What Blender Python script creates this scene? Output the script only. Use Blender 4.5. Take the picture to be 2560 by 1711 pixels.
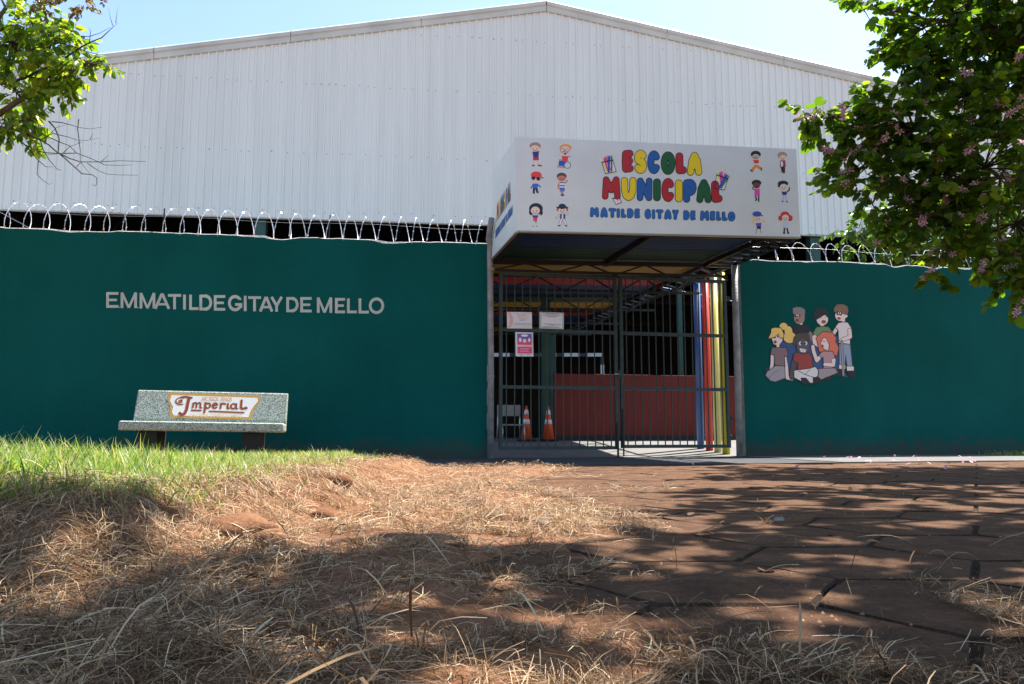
import bpy, bmesh, math, random
import numpy as np
from mathutils import Matrix, Vector

for o in list(bpy.data.objects):
    bpy.data.objects.remove(o)
SC = bpy.context.scene
COL = SC.collection
random.seed(7)
RNG = np.random.default_rng(11)

# ------------------------------------------------------------------ camera, sky, sun, exposure
CAM = np.array([0.0, 0.0, 0.31])
PITCH = math.radians(6.5)
cd = bpy.data.cameras.new("camera")
cd.sensor_width = 36.0
cd.lens = 28.125
cd.clip_start = 0.05
cd.clip_end = 3000
cam = bpy.data.objects.new("camera", cd)
COL.objects.link(cam)
cam.location = CAM
cam.rotation_euler = (math.pi / 2 + PITCH, 0, 0)
SC.camera = cam

SUN_EL = math.radians(60)
SUN_AZ = math.radians(45.5)          # to the right of straight ahead
sun_dir = np.array([math.sin(SUN_AZ) * math.cos(SUN_EL), math.cos(SUN_AZ) * math.cos(SUN_EL), math.sin(SUN_EL)])
w = bpy.data.worlds.new("World")
SC.world = w
w.use_nodes = True
nt = w.node_tree
for n_ in list(nt.nodes):
    nt.nodes.remove(n_)
sky = nt.nodes.new("ShaderNodeTexSky")
sky.sky_type = 'NISHITA'
sky.sun_disc = False
sky.sun_elevation = SUN_EL
sky.sun_rotation = SUN_AZ
sky.altitude = 500
sky.air_density = 1.0
sky.dust_density = 1.2
sky.ozone_density = 1.6
bg = nt.nodes.new("ShaderNodeBackground")
bg.inputs["Strength"].default_value = 0.11
wo = nt.nodes.new("ShaderNodeOutputWorld")
nt.links.new(sky.outputs[0], bg.inputs["Color"])
nt.links.new(bg.outputs[0], wo.inputs["Surface"])
sd = bpy.data.lights.new("sun", 'SUN')
sd.energy = 5.0
sd.angle = math.radians(0.53)
sd.color = (1.0, 0.945, 0.87)
sun = bpy.data.objects.new("sun", sd)
COL.objects.link(sun)
sun.rotation_euler = Vector(sun_dir).to_track_quat('Z', 'Y').to_euler()
sun.location = (8, 8, 14)
SC.view_settings.view_transform = 'Standard'
SC.view_settings.look = 'None'
SC.view_settings.gamma = 1
SC.view_settings.use_curve_mapping = False
SC.view_settings.exposure = 1.6

# ------------------------------------------------------------------ frames of reference
F = 2000.0


def ray(px, py):
    cx = (px - 1280) / F
    cy = (855.5 - py) / F
    return np.array([cx, math.cos(PITCH) - cy * math.sin(PITCH), math.sin(PITCH) + cy * math.cos(PITCH)])


def at(px, py, Y):
    d = ray(px, py)
    return CAM + d * (Y / d[1])


AZ = math.radians(12.5)              # the street wall runs a little away to the right
WU = np.array([math.cos(AZ), math.sin(AZ), 0])
WN = np.array([-math.sin(AZ), math.cos(AZ), 0])
WB = np.array([-0.2354, 9.9058, 0.0])


def wpos(s, p=0.0, z=0.0):           # s along the wall, p in front of it
    return WB + s * WU - p * WN + np.array([0, 0, z])


def wp(px, py, p=0.0):
    d = ray(px, py)
    P = CAM + d * (((WB - p * WN - CAM) @ WN) / (d @ WN))
    return float((P - WB) @ WU), float(P[2])


def wall_sp(x, y):
    q = np.array([x, y, 0]) - WB
    return float(q @ WU), float(-(q @ WN))


def sstep(a, b, x):
    t = np.clip((x - a) / (b - a), 0, 1)
    return t * t * (3 - 2 * t)


def vnoise(x, y, seed=0):
    x = np.asarray(x, float); y = np.asarray(y, float)
    xi = np.floor(x).astype(np.int64); yi = np.floor(y).astype(np.int64)
    fx = x - xi; fy = y - yi
    fx = fx * fx * (3 - 2 * fx); fy = fy * fy * (3 - 2 * fy)

    def h(a, b):
        v = np.sin(a * 127.1 + b * 311.7 + seed * 74.7) * 43758.5453
        return v - np.floor(v)
    return (h(xi, yi) * (1 - fx) + h(xi + 1, yi) * fx) * (1 - fy) + (h(xi, yi + 1) * (1 - fx) + h(xi + 1, yi + 1) * fx) * fy


# ------------------------------------------------------------------ materials
def lin(c):
    c = c / 255.0
    return c / 12.92 if c <= 0.04045 else ((c + 0.055) / 1.055) ** 2.4


def rgb(r, g, b, k=1.0):
    return tuple(min(0.88, lin(v) * k) for v in (r, g, b))


MATS = {}


def mat(name, col, rough=0.7, metal=0.0, var=0.0, vscale=6.0, bump=0.0, bscale=40.0, spec=0.4, coat=0.0, stretch=None):
    if name in MATS:
        return MATS[name]
    m = bpy.data.materials.new(name)
    m.use_nodes = True
    t = m.node_tree
    b = t.nodes["Principled BSDF"]
    b.inputs["Roughness"].default_value = rough
    b.inputs["Metallic"].default_value = metal
    b.inputs["Specular IOR Level"].default_value = spec
    b.inputs["Coat Weight"].default_value = coat
    b.inputs["Base Color"].default_value = (*col, 1)
    if var or bump:
        tc = t.nodes.new("ShaderNodeTexCoord")
        src = tc.outputs["Object"]
        if stretch:
            mp = t.nodes.new("ShaderNodeMapping")
            mp.inputs["Scale"].default_value = stretch
            t.links.new(src, mp.inputs["Vector"])
            src = mp.outputs[0]
    if var:
        nz = t.nodes.new("ShaderNodeTexNoise")
        nz.inputs["Scale"].default_value = vscale
        nz.inputs["Detail"].default_value = 6
        t.links.new(src, nz.inputs["Vector"])
        rp = t.nodes.new("ShaderNodeValToRGB")
        rp.color_ramp.elements[0].position = 0.3
        rp.color_ramp.elements[1].position = 0.7
        rp.color_ramp.elements[0].color = (*[c * (1 - var) for c in col], 1)
        rp.color_ramp.elements[1].color = (*[min(0.9, c * (1 + var)) for c in col], 1)
        t.links.new(nz.outputs["Fac"], rp.inputs["Fac"])
        t.links.new(rp.outputs[0], b.inputs["Base Color"])
    if bump:
        n2 = t.nodes.new("ShaderNodeTexNoise")
        n2.inputs["Scale"].default_value = bscale
        n2.inputs["Detail"].default_value = 5
        t.links.new(src, n2.inputs["Vector"])
        bp = t.nodes.new("ShaderNodeBump")
        bp.inputs["Strength"].default_value = bump
        bp.inputs["Distance"].default_value = 0.02
        t.links.new(n2.outputs["Fac"], bp.inputs["Height"])
        t.links.new(bp.outputs[0], b.inputs["Normal"])
    MATS[name] = m
    return m


def leafmat(name, cols, trans=0.45, rough=0.45, spec=0.35, tcol=None):
    """per-leaf random tint, light passing through the blade"""
    m = bpy.data.materials.new(name)
    m.use_nodes = True
    t = m.node_tree
    b = t.nodes["Principled BSDF"]
    out = t.nodes["Material Output"]
    g = t.nodes.new("ShaderNodeNewGeometry")
    oi = t.nodes.new("ShaderNodeObjectInfo")
    ad = t.nodes.new("ShaderNodeMath"); ad.operation = 'ADD'
    fr = t.nodes.new("ShaderNodeMath"); fr.operation = 'FRACT'
    t.links.new(g.outputs["Random Per Island"], ad.inputs[0])
    t.links.new(oi.outputs["Random"], ad.inputs[1])
    t.links.new(ad.outputs[0], fr.inputs[0])
    rp = t.nodes.new("ShaderNodeValToRGB")
    e = rp.color_ramp.elements
    while len(e) < len(cols):
        e.new(0.5)
    for i, c in enumerate(cols):
        e[i].position = i / max(1, len(cols) - 1)
        e[i].color = (*c, 1)
    t.links.new(fr.outputs[0], rp.inputs["Fac"])
    t.links.new(rp.outputs[0], b.inputs["Base Color"])
    b.inputs["Roughness"].default_value = rough
    b.inputs["Specular IOR Level"].default_value = spec
    tr = t.nodes.new("ShaderNodeBsdfTranslucent")
    mx = t.nodes.new("ShaderNodeMixRGB"); mx.blend_type = 'MULTIPLY'
    mx.inputs[0].default_value = 1
    mx.inputs[2].default_value = (*(tcol or (1.5, 1.5, 0.8)), 1)
    t.links.new(rp.outputs[0], mx.inputs[1])
    t.links.new(mx.outputs[0], tr.inputs["Color"])
    ms = t.nodes.new("ShaderNodeMixShader")
    ms.inputs[0].default_value = trans
    t.links.new(b.outputs[0], ms.inputs[1])
    t.links.new(tr.outputs[0], ms.inputs[2])
    t.links.new(ms.outputs[0], out.inputs["Surface"])
    MATS[name] = m
    return m


def soilmat(name, dark, mid, light, scale=3.0, speck=(0.42, 0.30, 0.20), grit=0.7):
    m = bpy.data.materials.new(name)
    m.use_nodes = True
    t = m.node_tree
    b = t.nodes["Principled BSDF"]
    b.inputs["Roughness"].default_value = 0.92
    b.inputs["Specular IOR Level"].default_value = 0.2
    tc = t.nodes.new("ShaderNodeTexCoord")
    gm = t.nodes.new("ShaderNodeNewGeometry")
    n1 = t.nodes.new("ShaderNodeTexNoise"); n1.inputs["Scale"].default_value = scale; n1.inputs["Detail"].default_value = 9
    n1.inputs["Roughness"].default_value = 0.65
    t.links.new(gm.outputs["Position"], n1.inputs["Vector"])
    rp = t.nodes.new("ShaderNodeValToRGB")
    e = rp.color_ramp.elements
    e.new(0.5)
    for i, (p, c) in enumerate(((0.28, dark), (0.5, mid), (0.72, light))):
        e[i].position = p
        e[i].color = (*c, 1)
    nf = t.nodes.new("ShaderNodeTexNoise"); nf.inputs["Scale"].default_value = 75; nf.inputs["Detail"].default_value = 7; nf.inputs["Roughness"].default_value = 0.8
    t.links.new(gm.outputs["Position"], nf.inputs["Vector"])
    mf = t.nodes.new("ShaderNodeMath"); mf.operation = 'MULTIPLY_ADD'; mf.inputs[1].default_value = 0.9; mf.inputs[2].default_value = -0.45
    t.links.new(nf.outputs["Fac"], mf.inputs[0])
    mg = t.nodes.new("ShaderNodeMath"); mg.operation = 'ADD'
    t.links.new(n1.outputs["Fac"], mg.inputs[0]); t.links.new(mf.outputs[0], mg.inputs[1])
    t.links.new(mg.outputs[0], rp.inputs["Fac"])
    n2 = t.nodes.new("ShaderNodeTexVoronoi"); n2.inputs["Scale"].default_value = 210
    t.links.new(gm.outputs["Position"], n2.inputs["Vector"])
    r2 = t.nodes.new("ShaderNodeValToRGB")
    r2.color_ramp.elements[0].position = 0.0; r2.color_ramp.elements[0].color = (1, 1, 1, 1)
    r2.color_ramp.elements[1].position = 0.22; r2.color_ramp.elements[1].color = (0, 0, 0, 1)
    t.links.new(n2.outputs["Distance"], r2.inputs["Fac"])
    mx = t.nodes.new("ShaderNodeMixRGB")
    mu = t.nodes.new("ShaderNodeMath"); mu.operation = 'MULTIPLY'; mu.inputs[1].default_value = 0.35
    t.links.new(r2.outputs[0], mu.inputs[0])
    t.links.new(mu.outputs[0], mx.inputs[0])
    t.links.new(rp.outputs[0], mx.inputs[1])
    mx.inputs[2].default_value = (*speck, 1)
    t.links.new(mx.outputs[0], b.inputs["Base Color"])
    n3 = t.nodes.new("ShaderNodeTexNoise"); n3.inputs["Scale"].default_value = 120; n3.inputs["Detail"].default_value = 8
    n3.inputs["Roughness"].default_value = 0.75
    t.links.new(gm.outputs["Position"], n3.inputs["Vector"])
    bp = t.nodes.new("ShaderNodeBump"); bp.inputs["Strength"].default_value = grit; bp.inputs["Distance"].default_value = 0.012
    t.links.new(n3.outputs["Fac"], bp.inputs["Height"])
    t.links.new(bp.outputs[0], b.inputs["Normal"])
    MATS[name] = m
    return m


def wallmat(name, col):
    """flat emulsion on rough render: faint roller tone shifts, sun-faded blotches, splash dirt near the foot"""
    m = bpy.data.materials.new(name)
    m.use_nodes = True
    t = m.node_tree
    b = t.nodes["Principled BSDF"]
    b.inputs["Roughness"].default_value = 0.75
    b.inputs["Specular IOR Level"].default_value = 0.08
    tc = t.nodes.new("ShaderNodeTexCoord")
    n1 = t.nodes.new("ShaderNodeTexNoise"); n1.inputs["Scale"].default_value = 0.9; n1.inputs["Detail"].default_value = 8
    t.links.new(tc.outputs["Object"], n1.inputs["Vector"])
    rp = t.nodes.new("ShaderNodeValToRGB")
    rp.color_ramp.elements[0].position = 0.3; rp.color_ramp.elements[1].position = 0.72
    rp.color_ramp.elements[0].color = (*[c * 0.84 for c in col], 1)
    rp.color_ramp.elements[1].color = (*[c * 1.18 + 0.001 for c in col], 1)
    mp = t.nodes.new("ShaderNodeMapping"); mp.inputs["Scale"].default_value = (4.5, 1, 0.35)
    t.links.new(tc.outputs["Object"], mp.inputs["Vector"])
    ns = t.nodes.new("ShaderNodeTexNoise"); ns.inputs["Scale"].default_value = 1.0; ns.inputs["Detail"].default_value = 8
    t.links.new(mp.outputs[0], ns.inputs["Vector"])
    mm = t.nodes.new("ShaderNodeMath"); mm.operation = 'MULTIPLY_ADD'; mm.inputs[1].default_value = 0.22
    mo = t.nodes.new("ShaderNodeMath"); mo.operation = 'MULTIPLY'; mo.inputs[1].default_value = 0.78
    t.links.new(n1.outputs["Fac"], mo.inputs[0])
    t.links.new(ns.outputs["Fac"], mm.inputs[0]); t.links.new(mo.outputs[0], mm.inputs[2])
    t.links.new(mm.outputs[0], rp.inputs["Fac"])
    # splash dirt with a ragged edge at the foot of the wall
    sp = t.nodes.new("ShaderNodeSeparateXYZ")
    t.links.new(tc.outputs["Object"], sp.inputs[0])
    n4 = t.nodes.new("ShaderNodeTexNoise"); n4.inputs["Scale"].default_value = 7; n4.inputs["Detail"].default_value = 6
    t.links.new(tc.outputs["Object"], n4.inputs["Vector"])
    ma = t.nodes.new("ShaderNodeMath"); ma.operation = 'MULTIPLY_ADD'; ma.inputs[1].default_value = -0.5
    t.links.new(n4.outputs["Fac"], ma.inputs[0])
    t.links.new(sp.outputs["Z"], ma.inputs[2])
    mr = t.nodes.new("ShaderNodeMapRange")
    mr.inputs["From Min"].default_value = -0.22; mr.inputs["From Max"].default_value = 0.02
    mr.inputs["To Min"].default_value = 0.6; mr.inputs["To Max"].default_value = 0.0
    t.links.new(ma.outputs[0], mr.inputs["Value"])
    mx = t.nodes.new("ShaderNodeMixRGB")
    t.links.new(mr.outputs[0], mx.inputs[0])
    t.links.new(rp.outputs[0], mx.inputs[1])
    mx.inputs[2].default_value = (0.075, 0.042, 0.03, 1)
    t.links.new(mx.outputs[0], b.inputs["Base Color"])
    n3 = t.nodes.new("ShaderNodeTexNoise"); n3.inputs["Scale"].default_value = 55; n3.inputs["Detail"].default_value = 6
    t.links.new(tc.outputs["Object"], n3.inputs["Vector"])
    bp = t.nodes.new("ShaderNodeBump"); bp.inputs["Strength"].default_value = 0.35; bp.inputs["Distance"].default_value = 0.01
    t.links.new(n3.outputs["Fac"], bp.inputs["Height"])
    t.links.new(bp.outputs[0], b.inputs["Normal"])
    MATS[name] = m
    return m


def terrazzomat(name):
    m = bpy.data.materials.new(name)
    m.use_nodes = True
    t = m.node_tree
    b = t.nodes["Principled BSDF"]
    b.inputs["Roughness"].default_value = 0.6
    tc = t.nodes.new("ShaderNodeTexCoord")
    v = t.nodes.new("ShaderNodeTexVoronoi"); v.inputs["Scale"].default_value = 210
    t.links.new(tc.outputs["Object"], v.inputs["Vector"])
    bw = t.nodes.new("ShaderNodeRGBToBW")
    t.links.new(v.outputs["Color"], bw.inputs[0])
    rp = t.nodes.new("ShaderNodeValToRGB")
    e = rp.color_ramp.elements
    e.new(0.5)
    for i, (p, c) in enumerate(((0.28, (0.05, 0.068, 0.055)), (0.5, (0.19, 0.22, 0.175)), (0.74, (0.50, 0.54, 0.45)))):
        e[i].position = p
        e[i].color = (*c, 1)
    t.links.new(bw.outputs[0], rp.inputs["Fac"])
    t.links.new(rp.outputs[0], b.inputs["Base Color"])
    bp = t.nodes.new("ShaderNodeBump"); bp.inputs["Strength"].default_value = 0.3; bp.inputs["Distance"].default_value = 0.004
    t.links.new(bw.outputs[0], bp.inputs["Height"])
    t.links.new(bp.outputs[0], b.inputs["Normal"])
    MATS[name] = m
    return m


def cladmat(name, col):
    """coated sheet: each sheet a touch different, faint rain streaks down the ribs"""
    m = mat(name, col, 0.38, spec=0.45)
    t = m.node_tree
    b = t.nodes["Principled BSDF"]
    oi = t.nodes.new("ShaderNodeObjectInfo")
    tc = t.nodes.new("ShaderNodeTexCoord")
    mp = t.nodes.new("ShaderNodeMapping"); mp.inputs["Scale"].default_value = (5.0, 1, 0.22)
    t.links.new(tc.outputs["Object"], mp.inputs["Vector"])
    nz = t.nodes.new("ShaderNodeTexNoise"); nz.inputs["Scale"].default_value = 1.0; nz.inputs["Detail"].default_value = 7
    t.links.new(mp.outputs[0], nz.inputs["Vector"])
    r1 = t.nodes.new("ShaderNodeMapRange"); r1.inputs["To Min"].default_value = 0.965; r1.inputs["To Max"].default_value = 1.02
    t.links.new(oi.outputs["Random"], r1.inputs["Value"])
    r2 = t.nodes.new("ShaderNodeMapRange"); r2.inputs["From Min"].default_value = 0.3; r2.inputs["From Max"].default_value = 0.6; r2.inputs["To Min"].default_value = 0.92; r2.inputs["To Max"].default_value = 1.0
    t.links.new(nz.outputs["Fac"], r2.inputs["Value"])
    mu = t.nodes.new("ShaderNodeMath"); mu.operation = 'MULTIPLY'
    t.links.new(r1.outputs[0], mu.inputs[0]); t.links.new(r2.outputs[0], mu.inputs[1])
    mx = t.nodes.new("ShaderNodeMixRGB"); mx.blend_type = 'MULTIPLY'; mx.inputs[0].default_value = 1; mx.inputs[1].default_value = (*col, 1)
    t.links.new(mu.outputs[0], mx.inputs[2])
    t.links.new(mx.outputs[0], b.inputs["Base Color"])
    return m


M_SOIL = soilmat("red_soil", (0.11, 0.047, 0.022), (0.20, 0.09, 0.042), (0.33, 0.175, 0.09))
M_PAVER = soilmat("red_dusted_concrete", (0.058, 0.028, 0.013), (0.112, 0.053, 0.025), (0.185, 0.093, 0.045), scale=9, speck=(0.36, 0.25, 0.17), grit=1.0)
M_JOINT = soilmat("dark_joint_dirt", (0.028, 0.016, 0.009), (0.05, 0.028, 0.015), (0.10, 0.052, 0.026), scale=12, speck=(0.2, 0.13, 0.08), grit=1.0)
M_DKAPRON = mat("dark_apron", (0.05, 0.05, 0.052), 0.9, var=0.35, vscale=5, bump=0.7, bscale=90)
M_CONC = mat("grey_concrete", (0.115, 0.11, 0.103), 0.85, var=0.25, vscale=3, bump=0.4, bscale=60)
M_FLOOR = mat("yard_concrete", (0.135, 0.132, 0.125), 0.8, var=0.12, vscale=2, bump=0.2)
M_TEAL = wallmat("teal_paint", (0.0015, 0.082, 0.072))
M_RENDER = mat("bare_cement_render", (0.28, 0.27, 0.26), 0.9, var=0.3, vscale=8, bump=0.6, bscale=50)
M_CREAM = mat("cream_wall_paint", (0.45, 0.47, 0.42), 0.7, var=0.14, vscale=4)
M_CLAD = cladmat("white_coated_steel", (0.75, 0.80, 0.74))
M_TRIM = mat("aged_white_flashing", (0.52, 0.56, 0.51), 0.5, var=0.14, vscale=1.6)
M_SCREW = mat("dark_screw_head", (0.22, 0.22, 0.22), 0.5, 0.6)
M_ROOF = mat("roof_steel", (0.5, 0.5, 0.5), 0.5, 0.2)
M_GALV = mat("galvanised_steel", (0.55, 0.56, 0.57), 0.42, 0.75, var=0.2, vscale=14)
M_PILLAR = mat("old_grey_pipe_paint", (0.24, 0.245, 0.24), 0.55, 0.15, var=0.3, vscale=9, bump=0.2, bscale=30)
M_WIRE = mat("razor_wire_steel", (0.75, 0.75, 0.74), 0.3, 0.55)
M_BLACK = mat("black_steel_paint", (0.012, 0.012, 0.014), 0.45, var=0.3, vscale=12)
M_GATE = mat("dark_green_gate_paint", (0.016, 0.035, 0.034), 0.42, var=0.35, vscale=10)
M_DKGREEN = mat("dark_green_column_paint", (0.02, 0.075, 0.06), 0.5, var=0.2, vscale=4)
M_SIGN = mat("white_sign_panel", (0.71, 0.78, 0.75), 0.35, var=0.04, vscale=3)
M_EDGE = mat("sign_edge_trim", (0.36, 0.33, 0.25), 0.4, 0.5)
M_TERR = terrazzomat("green_grey_terrazzo")
M_LEG = mat("dark_brown_concrete_leg", (0.010, 0.011, 0.012), 0.75, var=0.2, vscale=10)
M_REDWALL = mat("dark_red_wall_paint", (0.15, 0.016, 0.013), 0.65, var=0.1, vscale=2)
M_BARK = mat("grey_brown_bark", (0.10, 0.075, 0.055), 0.9, var=0.35, vscale=20, bump=0.6, bscale=40)
M_TWIG = mat("dark_twig_bark", (0.045, 0.034, 0.028), 0.85, var=0.2, vscale=30)
M_STONE = mat("grey_stone", (0.20, 0.17, 0.15), 0.85, var=0.3, vscale=14, bump=0.5, bscale=60)
M_CONE = mat("orange_cone_plastic", (0.72, 0.10, 0.025), 0.5, var=0.08, vscale=8)
M_WHITE = mat("white_plastic", (0.72, 0.73, 0.74), 0.45)
M_DARKRUB = mat("black_rubber", (0.015, 0.015, 0.015), 0.7)
M_PAPER = mat("paper", (0.80, 0.80, 0.84), 0.6)
M_HALLIN = mat("brown_hall_cladding", (0.035, 0.027, 0.021), 0.8, var=0.2, vscale=1)
M_HALLFLOOR = mat("dark_court_floor", (0.03, 0.033, 0.036), 0.6, var=0.2, vscale=0.6)
M_LEAFY = leafmat("yellow_green_leaf", [(0.05, 0.12, 0.016), (0.10, 0.20, 0.02), (0.18, 0.28, 0.03), (0.28, 0.33, 0.05)], 0.55, 0.32, 0.5, (1.9, 1.75, 0.75))
M_BAUH = leafmat("bauhinia_leaf", [(0.025, 0.06, 0.01), (0.045, 0.10, 0.013), (0.07, 0.14, 0.018), (0.14, 0.20, 0.028)], 0.58, 0.5, 0.22, (2.5, 2.3, 0.6))
M_BUSH = leafmat("shrub_leaf", [(0.05, 0.11, 0.02), (0.08, 0.16, 0.025), (0.12, 0.2, 0.03)], 0.45, 0.4, 0.4)
M_DRYLEAF = leafmat("dry_brown_seed", [(0.16, 0.11, 0.05), (0.26, 0.19, 0.08), (0.12, 0.09, 0.05)], 0.3, 0.6)
M_FLOWER = leafmat("pink_petal", [(0.55, 0.26, 0.40), (0.68, 0.42, 0.53), (0.78, 0.6, 0.64)], 0.4, 0.5, 0.3, (1.1, 1.0, 1.1))
M_GRASS = leafmat("green_grass_blade", [(0.045, 0.11, 0.012), (0.08, 0.18, 0.02), (0.13, 0.24, 0.03), (0.22, 0.30, 0.06), (0.36, 0.34, 0.14), (0.44, 0.36, 0.2)], 0.4, 0.45, 0.4)
M_STRAW = leafmat("dry_straw", [(0.06, 0.03, 0.013), (0.14, 0.073, 0.031), (0.25, 0.145, 0.065), (0.39, 0.255, 0.13), (0.66, 0.51, 0.32)], 0.22, 0.6, 0.3, (1.1, 1.0, 0.9))
M_LITTER = leafmat("fallen_leaf", [(0.14, 0.06, 0.03), (0.24, 0.12, 0.06), (0.3, 0.2, 0.12)], 0.15, 0.6, 0.3, (1, 1, 1))


# ------------------------------------------------------------------ mesh helpers
class MB:
    def __init__(self):
        self.v = []; self.f = []; self.m = []

    def add(self, vs, fs, mi=0):
        b = len(self.v)
        self.v += [tuple(map(float, q)) for q in vs]
        self.f += [tuple(b + i for i in f) for f in fs]
        self.m += [mi] * len(fs)
        return self

    def box(self, a, b, mi=0):
        x0, y0, z0 = a; x1, y1, z1 = b
        return self.add([(x0, y0, z0), (x1, y0, z0), (x1, y1, z0), (x0, y1, z0), (x0, y0, z1), (x1, y0, z1), (x1, y1, z1), (x0, y1, z1)],
                        [(0, 3, 2, 1), (4, 5, 6, 7), (0, 1, 5, 4), (1, 2, 6, 5), (2, 3, 7, 6), (3, 0, 4, 7)], mi)

    def bar(self, p, q, wd, hd=None, mi=0, up=(0, 0, 1)):
        p = np.array(p, float); q = np.array(q, float)
        d = q - p; d = d / np.linalg.norm(d)
        up = np.array(up, float)
        if abs(d @ up) > 0.99:
            up = np.array([0, 1, 0.])
        a = np.cross(d, up); a /= np.linalg.norm(a)
        b = np.cross(a, d)
        hd = hd or wd
        vs = []
        for c in (p, q):
            for sa, sb in ((-1, -1), (1, -1), (1, 1), (-1, 1)):
                vs.append(c + a * sa * wd / 2 + b * sb * hd / 2)
        return self.add(vs, [(0, 1, 2, 3), (7, 6, 5, 4), (0, 4, 5, 1), (1, 5, 6, 2), (2, 6, 7, 3), (3, 7, 4, 0)], mi)

    def tube(self, pts, r, n=8, mi=0, cap=True):
        pts = [np.array(p, float) for p in pts]
        rs = r if hasattr(r, '__len__') else [r] * len(pts)
        vs = []; fs = []
        prev = None
        for i, p in enumerate(pts):
            d = pts[min(i + 1, len(pts) - 1)] - pts[max(i - 1, 0)]
            d = d / (np.linalg.norm(d) + 1e-9)
            if prev is None:
                a = np.cross(d, (0, 0, 1.) if abs(d[2]) < 0.9 else (1., 0, 0))
            else:
                a = prev - d * (prev @ d)
            a /= (np.linalg.norm(a) + 1e-9)
            prev = a
            b = np.cross(d, a)
            for k in range(n):
                t = 2 * math.pi * k / n
                vs.append(p + (a * math.cos(t) + b * math.sin(t)) * rs[i])
        for i in range(len(pts) - 1):
            for k in range(n):
                k2 = (k + 1) % n
                fs.append((i * n + k, i * n + k2, (i + 1) * n + k2, (i + 1) * n + k))
        if cap:
            fs.append(tuple(range(n - 1, -1, -1)))
            fs.append(tuple((len(pts) - 1) * n + k for k in range(n)))
        return self.add(vs, fs, mi)

    def mesh(self, name, mats, origin=(0, 0, 0), smooth=False):
        me = bpy.data.meshes.new(name)
        ox, oy, oz = origin
        me.from_pydata([(x - ox, y - oy, z - oz) for x, y, z in self.v], [], self.f)
        for m in (mats if isinstance(mats, (list, tuple)) else [mats]):
            me.materials.append(m)
        me.polygons.foreach_set("material_index", self.m)
        if smooth:
            me.polygons.foreach_set("use_smooth", [True] * len(self.f))
        me.update()
        return me

    def build(self, name, mats, parent=None, origin=(0, 0, 0), smooth=False, bevel=0.0, kind=None, label=None):
        o = link(name, self.mesh(name, mats, origin, smooth), parent)
        if bevel:
            bm = bmesh.new(); bm.from_mesh(o.data)
            bmesh.ops.bevel(bm, geom=bm.edges[:], offset=bevel, segments=2, affect='EDGES', profile=0.6)
            bm.to_mesh(o.data); bm.free()
        if kind:
            o["kind"] = kind
        if label:
            o["label"] = label
        return o


def link(name, data, parent=None):
    o = bpy.data.objects.new(name, data)
    COL.objects.link(o)
    if parent is not None:
        o.parent = parent
    return o


def tag(o, label, cat, group=None):
    o["label"] = label; o["category"] = cat
    if group:
        o["group"] = group
    return o


def thing(name, label, cat, loc, rz=0.0, group=None):
    o = link(name, None)
    o.location = loc; o.rotation_euler = (0, 0, rz)
    o.empty_display_size = 0.1
    return tag(o, label, cat, group)


def wthing(name, label, cat, s, p=0.0, z=0.0, group=None):
    """a thing in the wall's own frame; its parts are built with x = s, y = -p, z and this origin"""
    o = thing(name, label, cat, wpos(s, p, z), AZ, group)
    return o, (s, -p, z)


def copy_tree(o, parent=None):
    c = o.copy(); COL.objects.link(c); c.parent = parent
    for ch in o.children:
        copy_tree(ch, c)
    return c


def fastmesh(name, verts, faces, mats, smooth=False):
    """verts (N,3), faces (M,k) arrays"""
    me = bpy.data.meshes.new(name)
    nv, (nf, k) = len(verts), faces.shape
    me.vertices.add(nv); me.loops.add(nf * k); me.polygons.add(nf)
    me.vertices.foreach_set("co", np.ascontiguousarray(verts, dtype=np.float32).ravel())
    me.loops.foreach_set("vertex_index", np.ascontiguousarray(faces, dtype=np.int32).ravel())
    me.polygons.foreach_set("loop_start", np.arange(0, nf * k, k, dtype=np.int32))
    me.polygons.foreach_set("loop_total", np.full(nf, k, dtype=np.int32))
    if smooth:
        me.polygons.foreach_set("use_smooth", np.ones(nf, dtype=bool))
    for m in (mats if isinstance(mats, (list, tuple)) else [mats]):
        me.materials.append(m)
    me.update(calc_edges=True)
    return me


# ------------------------------------------------------------------ flat painted shapes (outlined regions filled exactly)
def sd_seg(X, Y, a, b):
    ax, ay = a; bx, by = b
    dx, dy = bx - ax, by - ay
    L = dx * dx + dy * dy
    t = np.clip(((X - ax) * dx + (Y - ay) * dy) / (L if L else 1), 0, 1)
    return np.hypot(X - ax - t * dx, Y - ay - t * dy)


def sd_poly(X, Y, P):
    d = np.full(X.shape, 1e9); ins = np.zeros(X.shape, bool)
    n = len(P)
    for i in range(n):
        a = P[i]; b = P[(i + 1) % n]
        d = np.minimum(d, sd_seg(X, Y, a, b))
        c = ((a[1] > Y) != (b[1] > Y))
        with np.errstate(divide='ignore', invalid='ignore'):
            xx = (b[0] - a[0]) * (Y - a[1]) / ((b[1] - a[1]) or 1e-9) + a[0]
        ins ^= (c & (X < xx))
    return np.where(ins, -d, d)


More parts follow.
